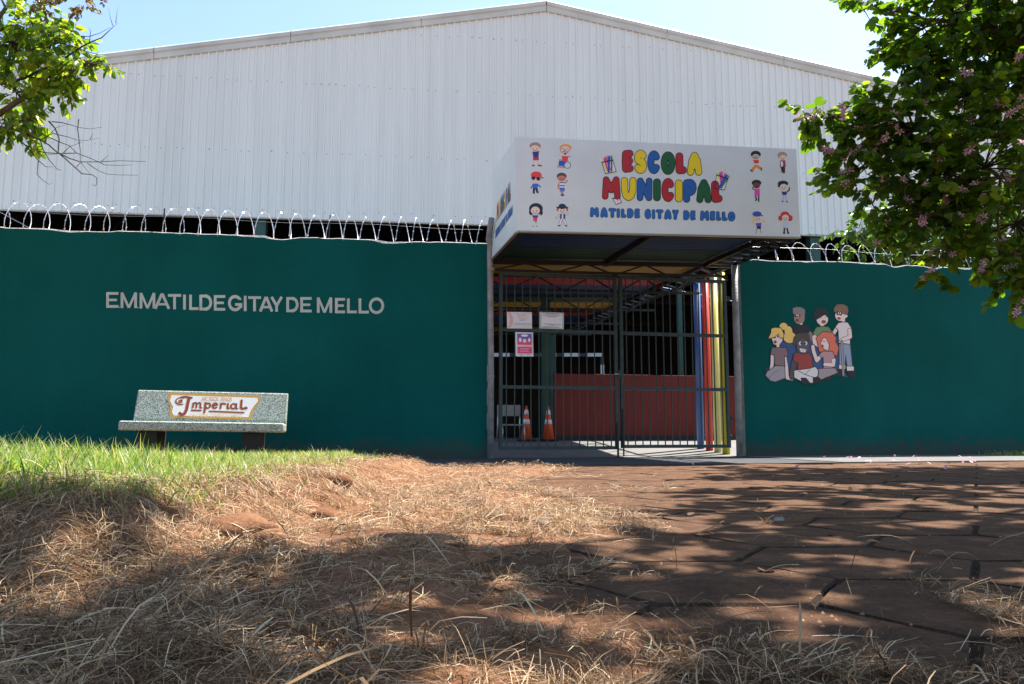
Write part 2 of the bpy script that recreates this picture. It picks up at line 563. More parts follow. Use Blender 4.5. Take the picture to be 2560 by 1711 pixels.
def sd_prim(X, Y, pr):
    k = pr[0]
    if k == 'e':
        _, cx, cy, rx, ry = pr
        q = np.hypot((X - cx) / rx, (Y - cy) / ry)
        return (q - 1) * min(rx, ry)
    if k == 'r':
        _, cx, cy, r, t = pr
        return np.abs(np.hypot(X - cx, Y - cy) - r) - t
    if k == 'c':
        d = np.full(X.shape, 1e9)
        for a, b in zip(pr[1][:-1], pr[1][1:]):
            d = np.minimum(d, sd_seg(X, Y, a, b))
        return d - pr[2]
    if k == 'p':
        return sd_poly(X, Y, pr[1]) - (pr[2] if len(pr) > 2 else 0)
    if k == 'x':          # butt-ended stroke
        (ax, ay), (bx, by), hw = pr[1], pr[2], pr[3]
        L = math.hypot(bx - ax, by - ay)
        ux, uy = (bx - ax) / L, (by - ay) / L
        u = (X - ax) * ux + (Y - ay) * uy
        v = -(X - ax) * uy + (Y - ay) * ux
        return np.maximum(np.maximum(-u, u - L), np.abs(v) - hw)
    if k == 'o':          # elliptical ring, optional x-limit
        _, cx, cy, rx, ry, hw = pr[:6]
        q = np.hypot((X - cx) / rx, (Y - cy) / ry)
        d = np.abs(q - 1) * min(rx, ry) - hw
        if len(pr) > 6:
            for cond in pr[6]:
                nx, ny, c = cond
                d = np.maximum(d, nx * X + ny * Y - c)
        return d


def prim_bounds(pr):
    if pr[0] in 'eo':
        g = pr[5] if pr[0] == 'o' else 0
        return pr[1] - pr[3] - g, pr[1] + pr[3] + g, pr[2] - pr[4] - g, pr[2] + pr[4] + g
    if pr[0] == 'r':
        q = pr[3] + pr[4]
        return pr[1] - q, pr[1] + q, pr[2] - q, pr[2] + q
    if pr[0] == 'x':
        P = [pr[1], pr[2]]; g = pr[3]
    else:
        P = pr[1]; g = pr[2] if len(pr) > 2 else 0
    xs = [p[0] for p in P]; ys = [p[1] for p in P]
    return min(xs) - g, max(xs) + g, min(ys) - g, max(ys) + g


def ink(prims, cell, grow=0.0, cut=None):
    bs = [prim_bounds(p) for p in prims]
    x0 = min(b[0] for b in bs) - grow - cell * 1.5; x1 = max(b[1] for b in bs) + grow + cell * 1.5
    y0 = min(b[2] for b in bs) - grow - cell * 1.5; y1 = max(b[3] for b in bs) + grow + cell * 1.5
    nx = int((x1 - x0) / cell) + 2; ny = int((y1 - y0) / cell) + 2
    gx = x0 + np.arange(nx) * cell; gy = y0 + np.arange(ny) * cell
    X, Y = np.meshgrid(gx, gy)
    D = np.full(X.shape, 1e9)
    for p in prims:
        D = np.minimum(D, sd_prim(X, Y, p))
    D = D - grow
    if cut:
        for p in cut:
            D = np.maximum(D, -sd_prim(X, Y, p))
    D = np.where(np.abs(D) < 1e-6 * cell, 1e-6 * cell, D)
    I = D < 0
    full = I[:-1, :-1] & I[1:, :-1] & I[:-1, 1:] & I[1:, 1:]
    any_ = I[:-1, :-1] | I[1:, :-1] | I[:-1, 1:] | I[1:, 1:]
    polys = []
    for j in range(ny - 1):
        i = 0
        row = full[j]
        idx = np.flatnonzero(np.diff(np.concatenate(([0], row.view(np.int8), [0]))))
        for a, b in zip(idx[::2], idx[1::2]):
            polys.append([(gx[a], gy[j]), (gx[b], gy[j]), (gx[b], gy[j + 1]), (gx[a], gy[j + 1])])
    for j, i in zip(*np.nonzero(any_ & ~full)):
        c = [(gx[i], gy[j], D[j, i]), (gx[i + 1], gy[j], D[j, i + 1]), (gx[i + 1], gy[j + 1], D[j + 1, i + 1]), (gx[i], gy[j + 1], D[j + 1, i])]
        for tri in ((c[0], c[1], c[2]), (c[0], c[2], c[3])):
            out = []
            for k in range(3):
                a = tri[k]; b = tri[(k + 1) % 3]
                if a[2] < 0:
                    out.append((a[0], a[1]))
                if (a[2] < 0) != (b[2] < 0):
                    t = a[2] / (a[2] - b[2])
                    out.append((a[0] + t * (b[0] - a[0]), a[1] + t * (b[1] - a[1])))
            if len(out) >= 3:
                polys.append(out)
    return polys


PAINT = {}


def paint(c, k=1.0):
    key = (c, k)
    if key not in PAINT:
        PAINT[key] = mat("paint_%d" % len(PAINT), rgb(*c, k), 0.5)
    return PAINT[key]


def drawing(name, layers, to_plane, step, parent, origin, cell, k=1.0, y0=0.0, label=None):
    """layers: (colour, prims[, grow]); to_plane maps drawing units to (s, z); each layer lies a little proud of the last"""
    mb = MB(); mats = []
    for li, L in enumerate(layers):
        c = L[0]
        m = paint(c, k)
        if m not in mats:
            mats.append(m)
        mi = mats.index(m)
        for poly in ink(L[1], cell, L[2] if len(L) > 2 else 0.0):
            q = [to_plane(x, y) for x, y in poly]
            ar = sum(q[i][0] * q[(i + 1) % len(q)][1] - q[(i + 1) % len(q)][0] * q[i][1] for i in range(len(q)))
            if abs(ar) < 1e-12:
                continue
            if ar < 0:
                q = q[::-1]
            mb.add([(s, y0 - step * (li + 1), z) for s, z in q], [tuple(range(len(q)))], mi)
    return mb.build(name, mats, parent, origin, label=label)

# ================================================================== THE SETTING
def soil_cover(x, y):
    """1 where earth has washed over the paving, 0 where the pavers lie open"""
    xb = -0.03 + 0.05 * np.clip(y, 0, 8) + 0.22 * sstep(2.1, 1.4, y) + 0.55 * (vnoise(x * 1.7, y * 1.7, 3) - 0.5) + 0.2 * (vnoise(x * 6, y * 6, 4) - 0.5)
    return sstep(xb + 0.18, xb - 0.12, x)


def bank(x, y):
    e = -0.80 + 0.10 * np.sin(y * 2.1 + 0.6) + 0.09 * (vnoise(y * 3, x * 2, 8) - 0.5) - 0.03 * np.clip(y - 5, 0, 4)
    side = sstep(e + 0.20, e - 0.16, x)
    fr = 1.72 + 0.18 * (vnoise(x * 2.3, 0 * x, 9) - 0.5) + 0.12 * np.sin(x * 1.9)
    front = sstep(fr - 0.15, fr + 0.5, y)
    hgt = 0.145 - 0.012 * np.clip(y - 2.5, 0, 6)
    return side * front, hgt


def gz(x, y):
    x = np.asarray(x, float); y = np.asarray(y, float)
    c = soil_cover(x, y)
    b, h = bank(x, y)
    z = -0.020 + c * 0.034
    z = z + b * (h - 0.014)
    am = 0.55 + 0.45 * np.maximum(b, c)
    z = z + am * (0.022 * (vnoise(x * 5, y * 5, 1) - 0.5) + 0.012 * (vnoise(x * 14, y * 14, 2) - 0.5))
    # worn clods along the edge of the bank
    s = (x - WB[0]) * WU[0] + (y - WB[1]) * WU[1]
    p = -((x - WB[0]) * WN[0] + (y - WB[1]) * WN[1])
    apron = sstep(2.3, 2.1, p) * sstep(-1.75, -1.55, s)
    z = z * (1 - apron) + apron * (-0.035)
    behind = sstep(0.12, 0.02, p)
    z = z * (1 - behind) + behind * (-0.06)
    return z


def axis(parts):
    out = []
    for a, b, st in parts:
        n_ = max(1, int(round((b - a) / st)))
        out += list(a + (b - a) * np.arange(n_) / n_)
    out.append(parts[-1][1])
    return np.array(out)


gx = axis([(-1500, -300, 300), (-300, -60, 40), (-60, -12, 6), (-12, -5, 0.5), (-5, -2.4, 0.08), (-2.4, 2.0, 0.024), (2.0, 6, 0.1), (6, 12, 0.5), (12, 60, 6), (60, 300, 40), (300, 1500, 300)])
gy = axis([(-1500, -300, 300), (-300, -60, 40), (-60, -6, 6), (-6, 0.4, 0.4), (0.4, 3.2, 0.024), (3.2, 6, 0.05), (6, 12, 0.12), (12, 60, 6), (60, 300, 40), (300, 1500, 300)])
GX, GY = np.meshgrid(gx, gy)
GZ = gz(GX, GY)
nx_, ny_ = len(gx), len(gy)
idx = np.arange(nx_ * ny_).reshape(ny_, nx_)
gf = np.stack([idx[:-1, :-1].ravel(), idx[:-1, 1:].ravel(), idx[1:, 1:].ravel(), idx[1:, :-1].ravel()], 1)
ground = link("ground", fastmesh("ground", np.stack([GX.ravel(), GY.ravel(), GZ.ravel()], 1), gf, M_SOIL, True))
ground["kind"] = "structure"

# hexagonal pavers, each one a slab with a worn edge
pavement = link("pavement", None)
pavement["kind"] = "structure"
pavement.location = (0.84, 2.0, 0)
HS = 0.29


def paver_mesh(k):
    r = random.Random(100 + k)
    mb = MB()
    top, mid, low = [], [], []
    for i in range(6):
        for sub in range(2):
            a0 = math.pi / 3 * i; a1 = math.pi / 3 * (i + 1)
            t = sub / 2
            x = math.cos(a0) * (1 - t) + math.cos(a1) * t
            y = math.sin(a0) * (1 - t) + math.sin(a1) * t
            g = r.uniform(-0.006, 0.001)
            R = HS - 0.002 + g
            cross = (i, sub) in ((1, 0), (1, 1), (2, 0), (4, 0), (4, 1), (5, 0))
            ch = r.uniform(0.008, 0.015) if cross else r.uniform(0.003, 0.006)
            top.append((x * (R - ch), y * (R - ch), r.uniform(-0.002, 0.002)))
            mid.append((x * R, y * R, -(r.uniform(0.008, 0.012) if cross else r.uniform(0.004, 0.007))))
            low.append((x * R, y * R, -0.07))
    vs = [(0, 0, r.uniform(0.001, 0.004))] + top + mid + low
    fs = []
    for i in range(12):
        j = (i + 1) % 12
        fs += [(0, 1 + i, 1 + j), (1 + i, 13 + i, 13 + j, 1 + j), (13 + i, 25 + i, 25 + j, 13 + j)]
    mb.add(vs, fs)
    mb.m = [0 if i % 3 == 0 else 1 for i in range(len(fs))]
    return mb.mesh("paver", [M_PAVER, M_JOINT])


bx_ = np.arange(-0.7, 6.3, 0.06); by_ = np.arange(0.5, 8.6, 0.06)
BX, BY = np.meshgrid(bx_, by_)
BZ = -0.0075 + 0.006 * (vnoise(BX * 9, BY * 9, 61) - 0.5)
sq = -((BX - WB[0]) * WN[0] + (BY - WB[1]) * WN[1])
BZ = np.where(sq < 2.35, -0.03, BZ)
ib = np.arange(BX.size).reshape(BX.shape)
bedf = np.stack([ib[:-1, :-1].ravel(), ib[:-1, 1:].ravel(), ib[1:, 1:].ravel(), ib[1:, :-1].ravel()], 1)
bed = link("joint_dirt", fastmesh("joint_dirt", np.stack([BX.ravel() - 0.84, BY.ravel() - 2.0, BZ.ravel()], 1), bedf, M_JOINT, True), pavement)
PM = [paver_mesh(k) for k in range(7)]
pav = []
for ci in range(-6, 16):
    for ri in range(-6, 16):
        x = 0.84 + ci * HS * 1.5
        y = 2.0 + (ri + (0.5 if ci % 2 else 0)) * HS * math.sqrt(3)
        s, p = wall_sp(x, y)
        if y < 0.5 or p < 2.32 or x > 0.66 * y + 0.9 or x < -0.55 or (x < 0.1 and y < 1.0):
            continue
        if float(soil_cover(np.array(x + 0.2), np.array(y))) > 0.97 and float(soil_cover(np.array(x + 0.29), np.array(y + 0.1))) > 0.97:
            continue
        pav.append((x, y))
for i, (x, y) in enumerate(pav[:300]):
    o = link("paver", PM[i % 7], pavement)
    o.location = (x - 0.84, y - 2.0, random.uniform(-0.0012, 0.0016))
    o.rotation_euler = (random.uniform(-0.0035, 0.0035), random.uniform(-0.0035, 0.0035), math.pi * random.randrange(2) + random.uniform(-0.006, 0.006))

# aprons along the wall's foot: a darker one at the gate, concrete to its right
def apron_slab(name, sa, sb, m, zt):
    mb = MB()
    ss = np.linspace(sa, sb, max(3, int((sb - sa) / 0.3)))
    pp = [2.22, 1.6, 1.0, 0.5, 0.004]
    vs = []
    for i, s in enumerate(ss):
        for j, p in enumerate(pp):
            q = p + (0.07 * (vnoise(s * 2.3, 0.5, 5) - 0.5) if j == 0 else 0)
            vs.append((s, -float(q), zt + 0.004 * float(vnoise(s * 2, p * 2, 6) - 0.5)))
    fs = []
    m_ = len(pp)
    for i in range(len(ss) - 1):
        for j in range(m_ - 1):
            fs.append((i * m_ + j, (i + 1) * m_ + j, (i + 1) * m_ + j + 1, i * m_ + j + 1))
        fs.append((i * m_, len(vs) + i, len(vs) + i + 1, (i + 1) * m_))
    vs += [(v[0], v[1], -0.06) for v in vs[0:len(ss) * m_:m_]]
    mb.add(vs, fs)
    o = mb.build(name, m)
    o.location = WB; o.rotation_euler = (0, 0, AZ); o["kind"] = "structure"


apron_slab("driveway", -1.62, 3.3, M_DKAPRON, 0.006)
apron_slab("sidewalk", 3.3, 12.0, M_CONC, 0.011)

# yard floor behind the gate: a short ramp, then level
mb = MB()
prof = [(0.0, 0.008), (-0.35, 0.02), (-2.4, 0.17), (-3.2, 0.2), (-12, 0.2)]
for (p0, z0), (p1, z1) in zip(prof[:-1], prof[1:]):
    mb.add([(-14, -p0, z0), (17, -p0, z0), (17, -p1, z1), (-14, -p1, z1)], [(0, 1, 2, 3)])
o = mb.build("yard_floor", M_FLOOR)
o.location = WB; o.rotation_euler = (0, 0, AZ); o["kind"] = "structure"

# ------------------------------------------------------------------ perimeter walls
def perimeter_wall(s0, s1, z0f, label):
    o, og = wthing("perimeter_wall", label, "wall", s0)
    n_ = int((s1 - s0) / 0.04)
    st = np.linspace(s0, s1, n_)
    ch = np.maximum(0, vnoise(st * 3.1, 0 * st, 21) - 0.62) * 0.11 + 0.008 * vnoise(st * 11, 0 * st, 22)
    zt = np.array([z0f(s) for s in st]) - ch
    zf = zt - 0.012 - np.maximum(0, vnoise(st * 4.3, 0 * st, 23) - 0.6) * 0.05
    vs = []
    for s, a, b in zip(st, zt, zf):
        vs += [(s, 0, -0.06), (s, 0, b), (s, 0.018, a), (s, 0.15, a), (s, 0.15, -0.06)]
    mb = MB()
    fs = []; 
    for i in range(n_ - 1):
        for j in range(4):
            fs.append((i * 5 + j, (i + 1) * 5 + j, (i + 1) * 5 + j + 1, i * 5 + j + 1))
    mb.add(vs, fs)
    mb.m = [0 if i % 4 == 0 else 1 for i in range(len(fs))]
    e = (n_ - 1) * 5
    mb.add([vs[e + k] for k in range(5)], [(0, 1, 2, 3, 4)], 1)
    mb.add([vs[k] for k in range(5)], [(4, 3, 2, 1, 0)], 1)
    return mb.build("wall_panel", [M_TEAL, M_RENDER], o, og), og


panL, ogL = perimeter_wall(-10.0, -0.075, lambda s: 2.70 + 0.018 * s, "long teal painted wall with cream school name beside the bench")
panR, ogR = perimeter_wall(3.40, 13.0, lambda s: 2.70, "teal painted wall with mural of seven children right of the gate")


# block capitals painted on the wall
def block(ch, x0, y0, x1, y1, h):
    a, b = x0 + h, x1 - h
    t, u = y0 + h, y1 - h
    cx, cy = (x0 + x1) / 2, (y0 + y1) / 2
    if ch == 'E':
        return [('x', (a, y0), (a, y1), h), ('x', (x0, t), (x1, t), h), ('x', (x0, cy), (x1 - 0.12 * (x1 - x0), cy), h * 0.9), ('x', (x0, u), (x1, u), h)]
    if ch == 'M':
        return [('x', (a, y0), (a, y1), h), ('x', (b, y0), (b, y1), h), ('x', (a, y0), (cx, y1 - h * 0.2), h * 0.85), ('x', (b, y0), (cx, y1 - h * 0.2), h * 0.85)]
    if ch == 'A':
        return [('x', (x0 + h * 0.9, y1), (cx - h * 0.1, y0), h), ('x', (x1 - h * 0.9, y1), (cx + h * 0.1, y0), h), ('x', (x0 + 0.27 * (x1 - x0), y1 - 0.3 * (y1 - y0)), (x1 - 0.27 * (x1 - x0), y1 - 0.3 * (y1 - y0)), h * 0.85)]
    if ch == 'T':
        return [('x', (x0, t), (x1, t), h), ('x', (cx, y0), (cx, y1), h)]
    if ch == 'I':
        return [('x', (cx, y0), (cx, y1), h)]
    if ch == 'L':
        return [('x', (a, y0), (a, y1), h), ('x', (x0, u), (x1, u), h)]
    if ch == 'D':
        return [('x', (a, y0), (a, y1), h), ('x', (x0, t), (cx, t), h), ('x', (x0, u), (cx, u), h), ('o', cx - h * 0.3, cy, x1 - h - cx + h * 0.3, (y1 - y0) / 2 - h, h, [(-1, 0, -(cx - h * 0.3))])]
    if ch == 'O':
        return [('o', cx, cy, (x1 - x0) / 2 - h, (y1 - y0) / 2 - h, h)]
    if ch == 'G':
        return [('o', cx, cy, (x1 - x0) / 2 - h, (y1 - y0) / 2 - h, h, [(0.75, -0.66, 0.75 * (cx + 0.2 * (x1 - x0)) - 0.66 * (cy - h * 0.6))]),
                ('o', cx, cy, (x1 - x0) / 2 - h, (y1 - y0) / 2 - h, h, [(0, 1, cy - 0.2 * (y1 - y0))]),
                ('x', (cx, cy + h), (x1, cy + h), h), ('x', (b, cy), (b, y1 - 0.2 * (y1 - y0)), h)]
    if ch == 'Y':
        return [('x', (x0 + h, y0), (cx, cy + h), h), ('x', (x1 - h, y0), (cx, cy + h), h), ('x', (cx, cy), (cx, y1), h)]
    if ch == '.':
        return [('x', (x0, cy), (x1, cy), (y1 - y0) / 2)]


K3 = lambda x, y: wp(x / 1.8328, 440 + y / 1.8328, 0)
for ch, x0, y0, x1, y1 in [('E', 487, 533, 543, 605), ('.', 545, 600, 550, 605), ('M', 553, 535, 628, 606), ('.', 630, 602, 635, 607), ('M', 640, 537, 712, 608),
                           ('A', 706, 540, 780, 610), ('T', 770, 542, 830, 612), ('I', 838, 545, 853, 613), ('L', 867, 545, 910, 615), ('D', 914, 545, 972, 617), ('E', 980, 547, 1032, 618),
                           ('G', 1045, 547, 1110, 620), ('I', 1116, 550, 1131, 620), ('T', 1137, 552, 1196, 621), ('A', 1187, 555, 1252, 622), ('Y', 1238, 555, 1297, 623),
                           ('D', 1312, 556, 1368, 625), ('E', 1376, 556, 1428, 626), ('M', 1452, 558, 1522, 628), ('E', 1535, 560, 1581, 630), ('L', 1590, 562, 1635, 630), ('L', 1643, 562, 1690, 631), ('O', 1690, 558, 1760, 633)]:
    mb = MB()
    for poly in ink(block(ch, x0, y0, x1, y1, 6.2), 1.2):
        q = [K3(x, y) for x, y in poly][::-1]
        mb.add([(s, -0.003, z) for s, z in q], [tuple(range(len(q)))])
    mb.build("letter" if ch != '.' else "full_stop", M_CREAM, panL, ogL)

# mural of seven children (drawn in one plane, colours laid over one another)
K5 = lambda x, y: wp(1860 + x / 6.532, 740 + y / 6.532, 0)
LN = (38, 32, 34); SK = (186, 168, 160); WH = (178, 172, 168)
mural = [
    ((34, 62, 100), [('p', [(600, 760), (800, 740), (1020, 560), (1120, 720), (1480, 640), (1560, 700), (1560, 1180), (1680, 1320), (1250, 1250), (860, 1240), (480, 1200), (500, 1000)], 8)]),
    # boy in black, grey hair
    (LN, [('c', [(930, 440), (935, 490)], 26), ('e', 900, 360, 90, 105)]), (SK, [('e', 900, 362, 84, 98), ('c', [(932, 440), (935, 490)], 20)]),
    ((126, 100, 92), [('e', 898, 362, 82, 96), ('e', 965, 350, 24, 30)]),
    ((108, 98, 94), [('p', [(808, 290), (800, 210), (850, 190), (930, 195), (990, 230), (985, 320), (950, 310), (900, 285), (830, 300)], 6)]),
    (LN, [('e', 840, 325, 20, 26), ('e', 905, 322, 18, 24), ('e', 866, 402, 28, 22)]), (WH, [('e', 850, 318, 8, 12), ('e', 890, 320, 9, 14)]), ((120, 50, 45), [('e', 864, 404, 20, 14)]),
    ((16, 16, 18), [('p', [(830, 500), (900, 480), (1020, 478), (1080, 560), (1070, 610), (1000, 590), (1000, 640), (830, 630), (815, 560)], 8)]),
    ((118, 90, 84), [('c', [(1080, 610), (1100, 650), (1085, 710)], 24)]),
    # boy in green, black hair
    (LN, [('c', [(1275, 450), (1275, 500)], 34), ('e', 1275, 385, 100, 100)]), (SK, [('e', 1278, 390, 92, 90), ('c', [(1275, 450), (1275, 495)], 27)]),
    ((16, 15, 16), [('p', [(1150, 370), (1135, 300), (1170, 230), (1250, 205), (1330, 230), (1370, 300), (1345, 330), (1330, 300), (1265, 330), (1215, 365), (1165, 395)], 8)]),
    (LN, [('c', [(1230, 360), (1275, 350)], 5), ('c', [(1315, 350), (1350, 340)], 5), ('e', 1298, 425, 36, 28)]), ((140, 62, 58), [('e', 1296, 424, 28, 20)]),
    (LN, [('p', [(1130, 610), (1180, 520), (1280, 500), (1380, 515), (1440, 600), (1420, 680), (1180, 690)], 10)]),
    ((82, 112, 72), [('p', [(1135, 610), (1185, 525), (1280, 508), (1375, 520), (1430, 600), (1415, 680), (1185, 685)], 6)]),
    (LN, [('c', [(1150, 680), (1160, 760), (1230, 810)], 46)]), (SK, [('c', [(1150, 680), (1160, 760), (1230, 810)], 39)]),
    # tall boy with glasses and cane
    (LN, [('c', [(1620, 390), (1620, 430)], 32), ('e', 1575, 320, 96, 96)]), (SK, [('e', 1575, 325, 88, 86), ('c', [(1620, 390), (1620, 430)], 26), ('e', 1665, 330, 22, 26)]),
    ((102, 76, 58), [('p', [(1475, 260), (1470, 210), (1520, 150), (1610, 145), (1680, 180), (1695, 260), (1670, 310), (1610, 290), (1590, 250), (1510, 255)], 7)]),
    (LN, [('e', 1530, 285, 26, 34), ('e', 1575, 290, 26, 34), ('e', 1548, 370, 28, 20)]), (WH, [('e', 1540, 285, 9, 20), ('e', 1572, 285, 9, 20)]), ((130, 60, 56), [('e', 1548, 371, 20, 12)]),
    (LN, [('c', [(1520, 520), (1465, 610)], 34), ('p', [(1550, 790), (1730, 790), (1770, 1150), (1680, 1160), (1640, 870), (1650, 1130), (1555, 1130)], 8)]),
    (SK, [('c', [(1520, 520), (1465, 610)], 27)]),
    ((112, 124, 142), [('p', [(1558, 795), (1722, 795), (1758, 1150), (1690, 1155), (1650, 870), (1640, 1130), (1562, 1125)], 4)]),
    (LN, [('p', [(1490, 510), (1540, 440), (1610, 430), (1690, 435), (1750, 530), (1720, 560), (1730, 790), (1545, 770), (1535, 570)], 8)]),
    (WH, [('p', [(1495, 510), (1545, 448), (1610, 438), (1685, 442), (1742, 530), (1715, 550), (1722, 782), (1552, 764), (1542, 560)], 3)]),
    (LN, [('c', [(1720, 560), (1730, 670), (1600, 720)], 36), ('e', 1585, 730, 36, 28)]), (SK, [('c', [(1720, 560), (1730, 670), (1600, 720)], 29), ('e', 1585, 730, 29, 22)]),
    (LN, [('p', [(1545, 1125), (1655, 1135), (1650, 1205), (1545, 1195)], 6), ('p', [(1668, 1150), (1790, 1150), (1795, 1225), (1675, 1230)], 6)]),
    (WH, [('p', [(1552, 1130), (1648, 1140), (1643, 1198), (1552, 1188)], 2), ('p', [(1675, 1156), (1783, 1156), (1788, 1218), (1682, 1222)], 2)]),
    ((15, 14, 15), [('p', [(1520, 1215), (1640, 1215), (1640, 1300), (1500, 1300)], 8), ('p', [(1695, 1245), (1790, 1235), (1820, 1320), (1720, 1325)], 8)]),
    (LN, [('c', [(1590, 740), (1620, 1300)], 21)]), ((128, 116, 116), [('c', [(1590, 740), (1620, 1295)], 14)]),
    # girl with red hair
    (LN, [('p', [(1180, 690), (1290, 590), (1440, 610), (1500, 700), (1480, 740), (1540, 850), (1510, 980), (1440, 930), (1230, 910), (1200, 760)], 14)]),
    ((176, 88, 66), [('p', [(1185, 690), (1290, 598), (1435, 616), (1490, 700), (1470, 740), (1528, 850), (1502, 970), (1440, 922), (1236, 902), (1208, 760)], 10)]),
    (LN, [('p', [(1290, 690), (1330, 690), (1385, 800), (1370, 900), (1300, 870), (1245, 780)], 8)]), (SK, [('p', [(1293, 695), (1328, 696), (1378, 800), (1365, 892), (1302, 862), (1252, 780)], 4)]),
    (LN, [('c', [(1285, 740), (1315, 748)], 5), ('e', 1278, 822, 18, 24)]), ((130, 52, 52), [('e', 1276, 822, 12, 17)]),
    (LN, [('c', [(1235, 1000), (1185, 1060), (1130, 900), (1120, 830)], 34)]), (SK, [('c', [(1235, 1000), (1185, 1060), (1130, 900), (1120, 830)], 27)]),
    (LN, [('p', [(1225, 960), (1280, 905), (1440, 910), (1480, 1000), (1430, 1040), (1435, 1195), (1295, 1195), (1290, 1000), (1250, 1010)], 8)]),
    ((150, 112, 112), [('p', [(1232, 960), (1283, 912), (1435, 917), (1472, 998), (1424, 1036), (1428, 1190), (1301, 1190), (1296, 996), (1252, 1003)], 3)]),
    (LN, [('c', [(1460, 1050), (1450, 1130), (1320, 1120)], 36)]), (SK, [('c', [(1460, 1050), (1450, 1130), (1320, 1120)], 29)]),
    (LN, [('p', [(1170, 1200), (1300, 1190), (1480, 1185), (1525, 1250), (1250, 1370), (1180, 1340)], 10)]), ((128, 116, 116), [('p', [(1174, 1204), (1300, 1196), (1476, 1191), (1515, 1250), (1248, 1362), (1186, 1334)], 6)]),
    ((16, 14, 15), [('e', 1365, 1355, 58, 32)]),
    # blonde girl
    (LN, [('e', 640, 500, 72, 66), ('e', 720, 580, 70, 90), ('e', 740, 680, 110, 100), ('c', [(800, 640), (850, 650)], 14)]),
    ((188, 158, 82), [('e', 640, 500, 64, 58), ('e', 720, 580, 62, 82), ('e', 738, 680, 100, 92), ('c', [(790, 640), (840, 650)], 10)]),
    (LN, [('p', [(450, 700), (620, 700), (620, 740), (560, 815), (480, 790)], 10), ('c', [(548, 810), (550, 850)], 28)]),
    (SK, [('p', [(455, 700), (618, 700), (612, 740), (558, 808), (485, 785)], 6), ('c', [(548, 800), (550, 850)], 22), ('e', 545, 650, 40, 60)]),
    (LN, [('p', [(395, 695), (440, 600), (440, 540), (500, 520), (600, 530), (640, 620), (640, 690), (590, 690), (555, 610), (500, 670)], 10)]),
    ((188, 158, 82), [('p', [(405, 692), (447, 600), (447, 545), (500, 528), (596, 538), (632, 620), (630, 680), (592, 680), (557, 600), (500, 662)], 6)]),
    (LN, [('e', 548, 665, 14, 22), ('e', 502, 755, 26, 26)]), ((120, 56, 54), [('e', 500, 757, 17, 17)]),
    (LN, [('c', [(455, 960), (455, 1100), (440, 1190)], 32), ('c', [(660, 1000), (690, 1180), (700, 1340), (780, 1360)], 32), ('e', 400, 1215, 62, 36)]),
    (SK, [('c', [(455, 960), (455, 1100), (440, 1190)], 25), ('c', [(660, 1000), (690, 1180), (700, 1340), (780, 1360)], 25)]),
    (LN, [('p', [(430, 960), (450, 850), (560, 850), (680, 845), (715, 980), (650, 990), (660, 1150), (500, 1130), (485, 960)], 10)]),
    ((104, 82, 84), [('p', [(436, 956), (456, 856), (560, 857), (675, 852), (706, 973), (643, 982), (652, 1142), (507, 1123), (491, 952)], 4)]),
    (LN, [('p', [(510, 1150), (650, 1160), (660, 1340), (500, 1400), (420, 1380), (350, 1300), (380, 1240)], 14)]),
    ((126, 120, 124), [('p', [(514, 1156), (644, 1166), (652, 1334), (500, 1390), (426, 1372), (360, 1298), (386, 1246)], 10)]),
    (LN, [('c', [(570, 1210), (480, 1260), (410, 1320), (410, 1370)], 4)]),
    # boy in red
    (LN, [('c', [(830, 1060), (790, 1220), (780, 1330)], 50), ('e', 935, 720, 140, 110)]), ((64, 56, 54), [('c', [(830, 1060), (790, 1220), (780, 1330)], 43)]),
    ((58, 50, 42), [('e', 935, 718, 132, 100), ('e', 830, 750, 40, 56), ('e', 900, 660, 70, 44), ('e', 990, 660, 66, 46)]),
    (LN, [('e', 955, 830, 108, 130)]), ((70, 64, 66), [('e', 955, 830, 101, 123)]),
    ((190, 186, 184), [('e', 915, 780, 26, 30), ('e', 1000, 778, 26, 30), ('p', [(912, 870), (995, 885), (985, 915), (925, 905)], 10)]), (LN, [('e', 928, 780, 16, 22), ('e', 990, 780, 16, 22), ('c', [(915, 888), (990, 900)], 3), ('c', [(945, 868), (945, 912)], 3), ('c', [(970, 872), (968, 914)], 3)]),
    (LN, [('p', [(800, 1060), (810, 950), (870, 930), (960, 960), (1050, 930), (1100, 1000), (1120, 1170), (1000, 1200), (870, 1215), (880, 1100)], 10)]),
    ((122, 44, 38), [('p', [(808, 1056), (818, 955), (870, 938), (960, 968), (1045, 938), (1090, 1000), (1108, 1165), (1000, 1192), (878, 1207), (888, 1092)], 4)]),
    (LN, [('p', [(820, 1230), (900, 1220), (1050, 1200), (1160, 1170), (1200, 1230), (1190, 1300), (1110, 1420), (930, 1390), (820, 1330)], 18)]),
    (WH, [('p', [(826, 1234), (900, 1226), (1050, 1206), (1155, 1178), (1190, 1230), (1180, 1296), (1105, 1410), (932, 1380), (828, 1326)], 12)]),
    (LN, [('c', [(880, 1230), (1000, 1290), (1130, 1330)], 5), ('c', [(990, 1285), (1080, 1190)], 5)]),
    ((16, 14, 15), [('p', [(930, 1350), (1000, 1350), (1050, 1410), (1040, 1440), (950, 1430)], 12), ('p', [(1125, 1345), (1200, 1330), (1240, 1370), (1220, 1420), (1130, 1420)], 12)]),
]
drawing("mural", mural, K5, 0.00012, panR, ogR, 9.0, 1.75, -0.002, "painted mural of seven laughing children sitting and standing together")


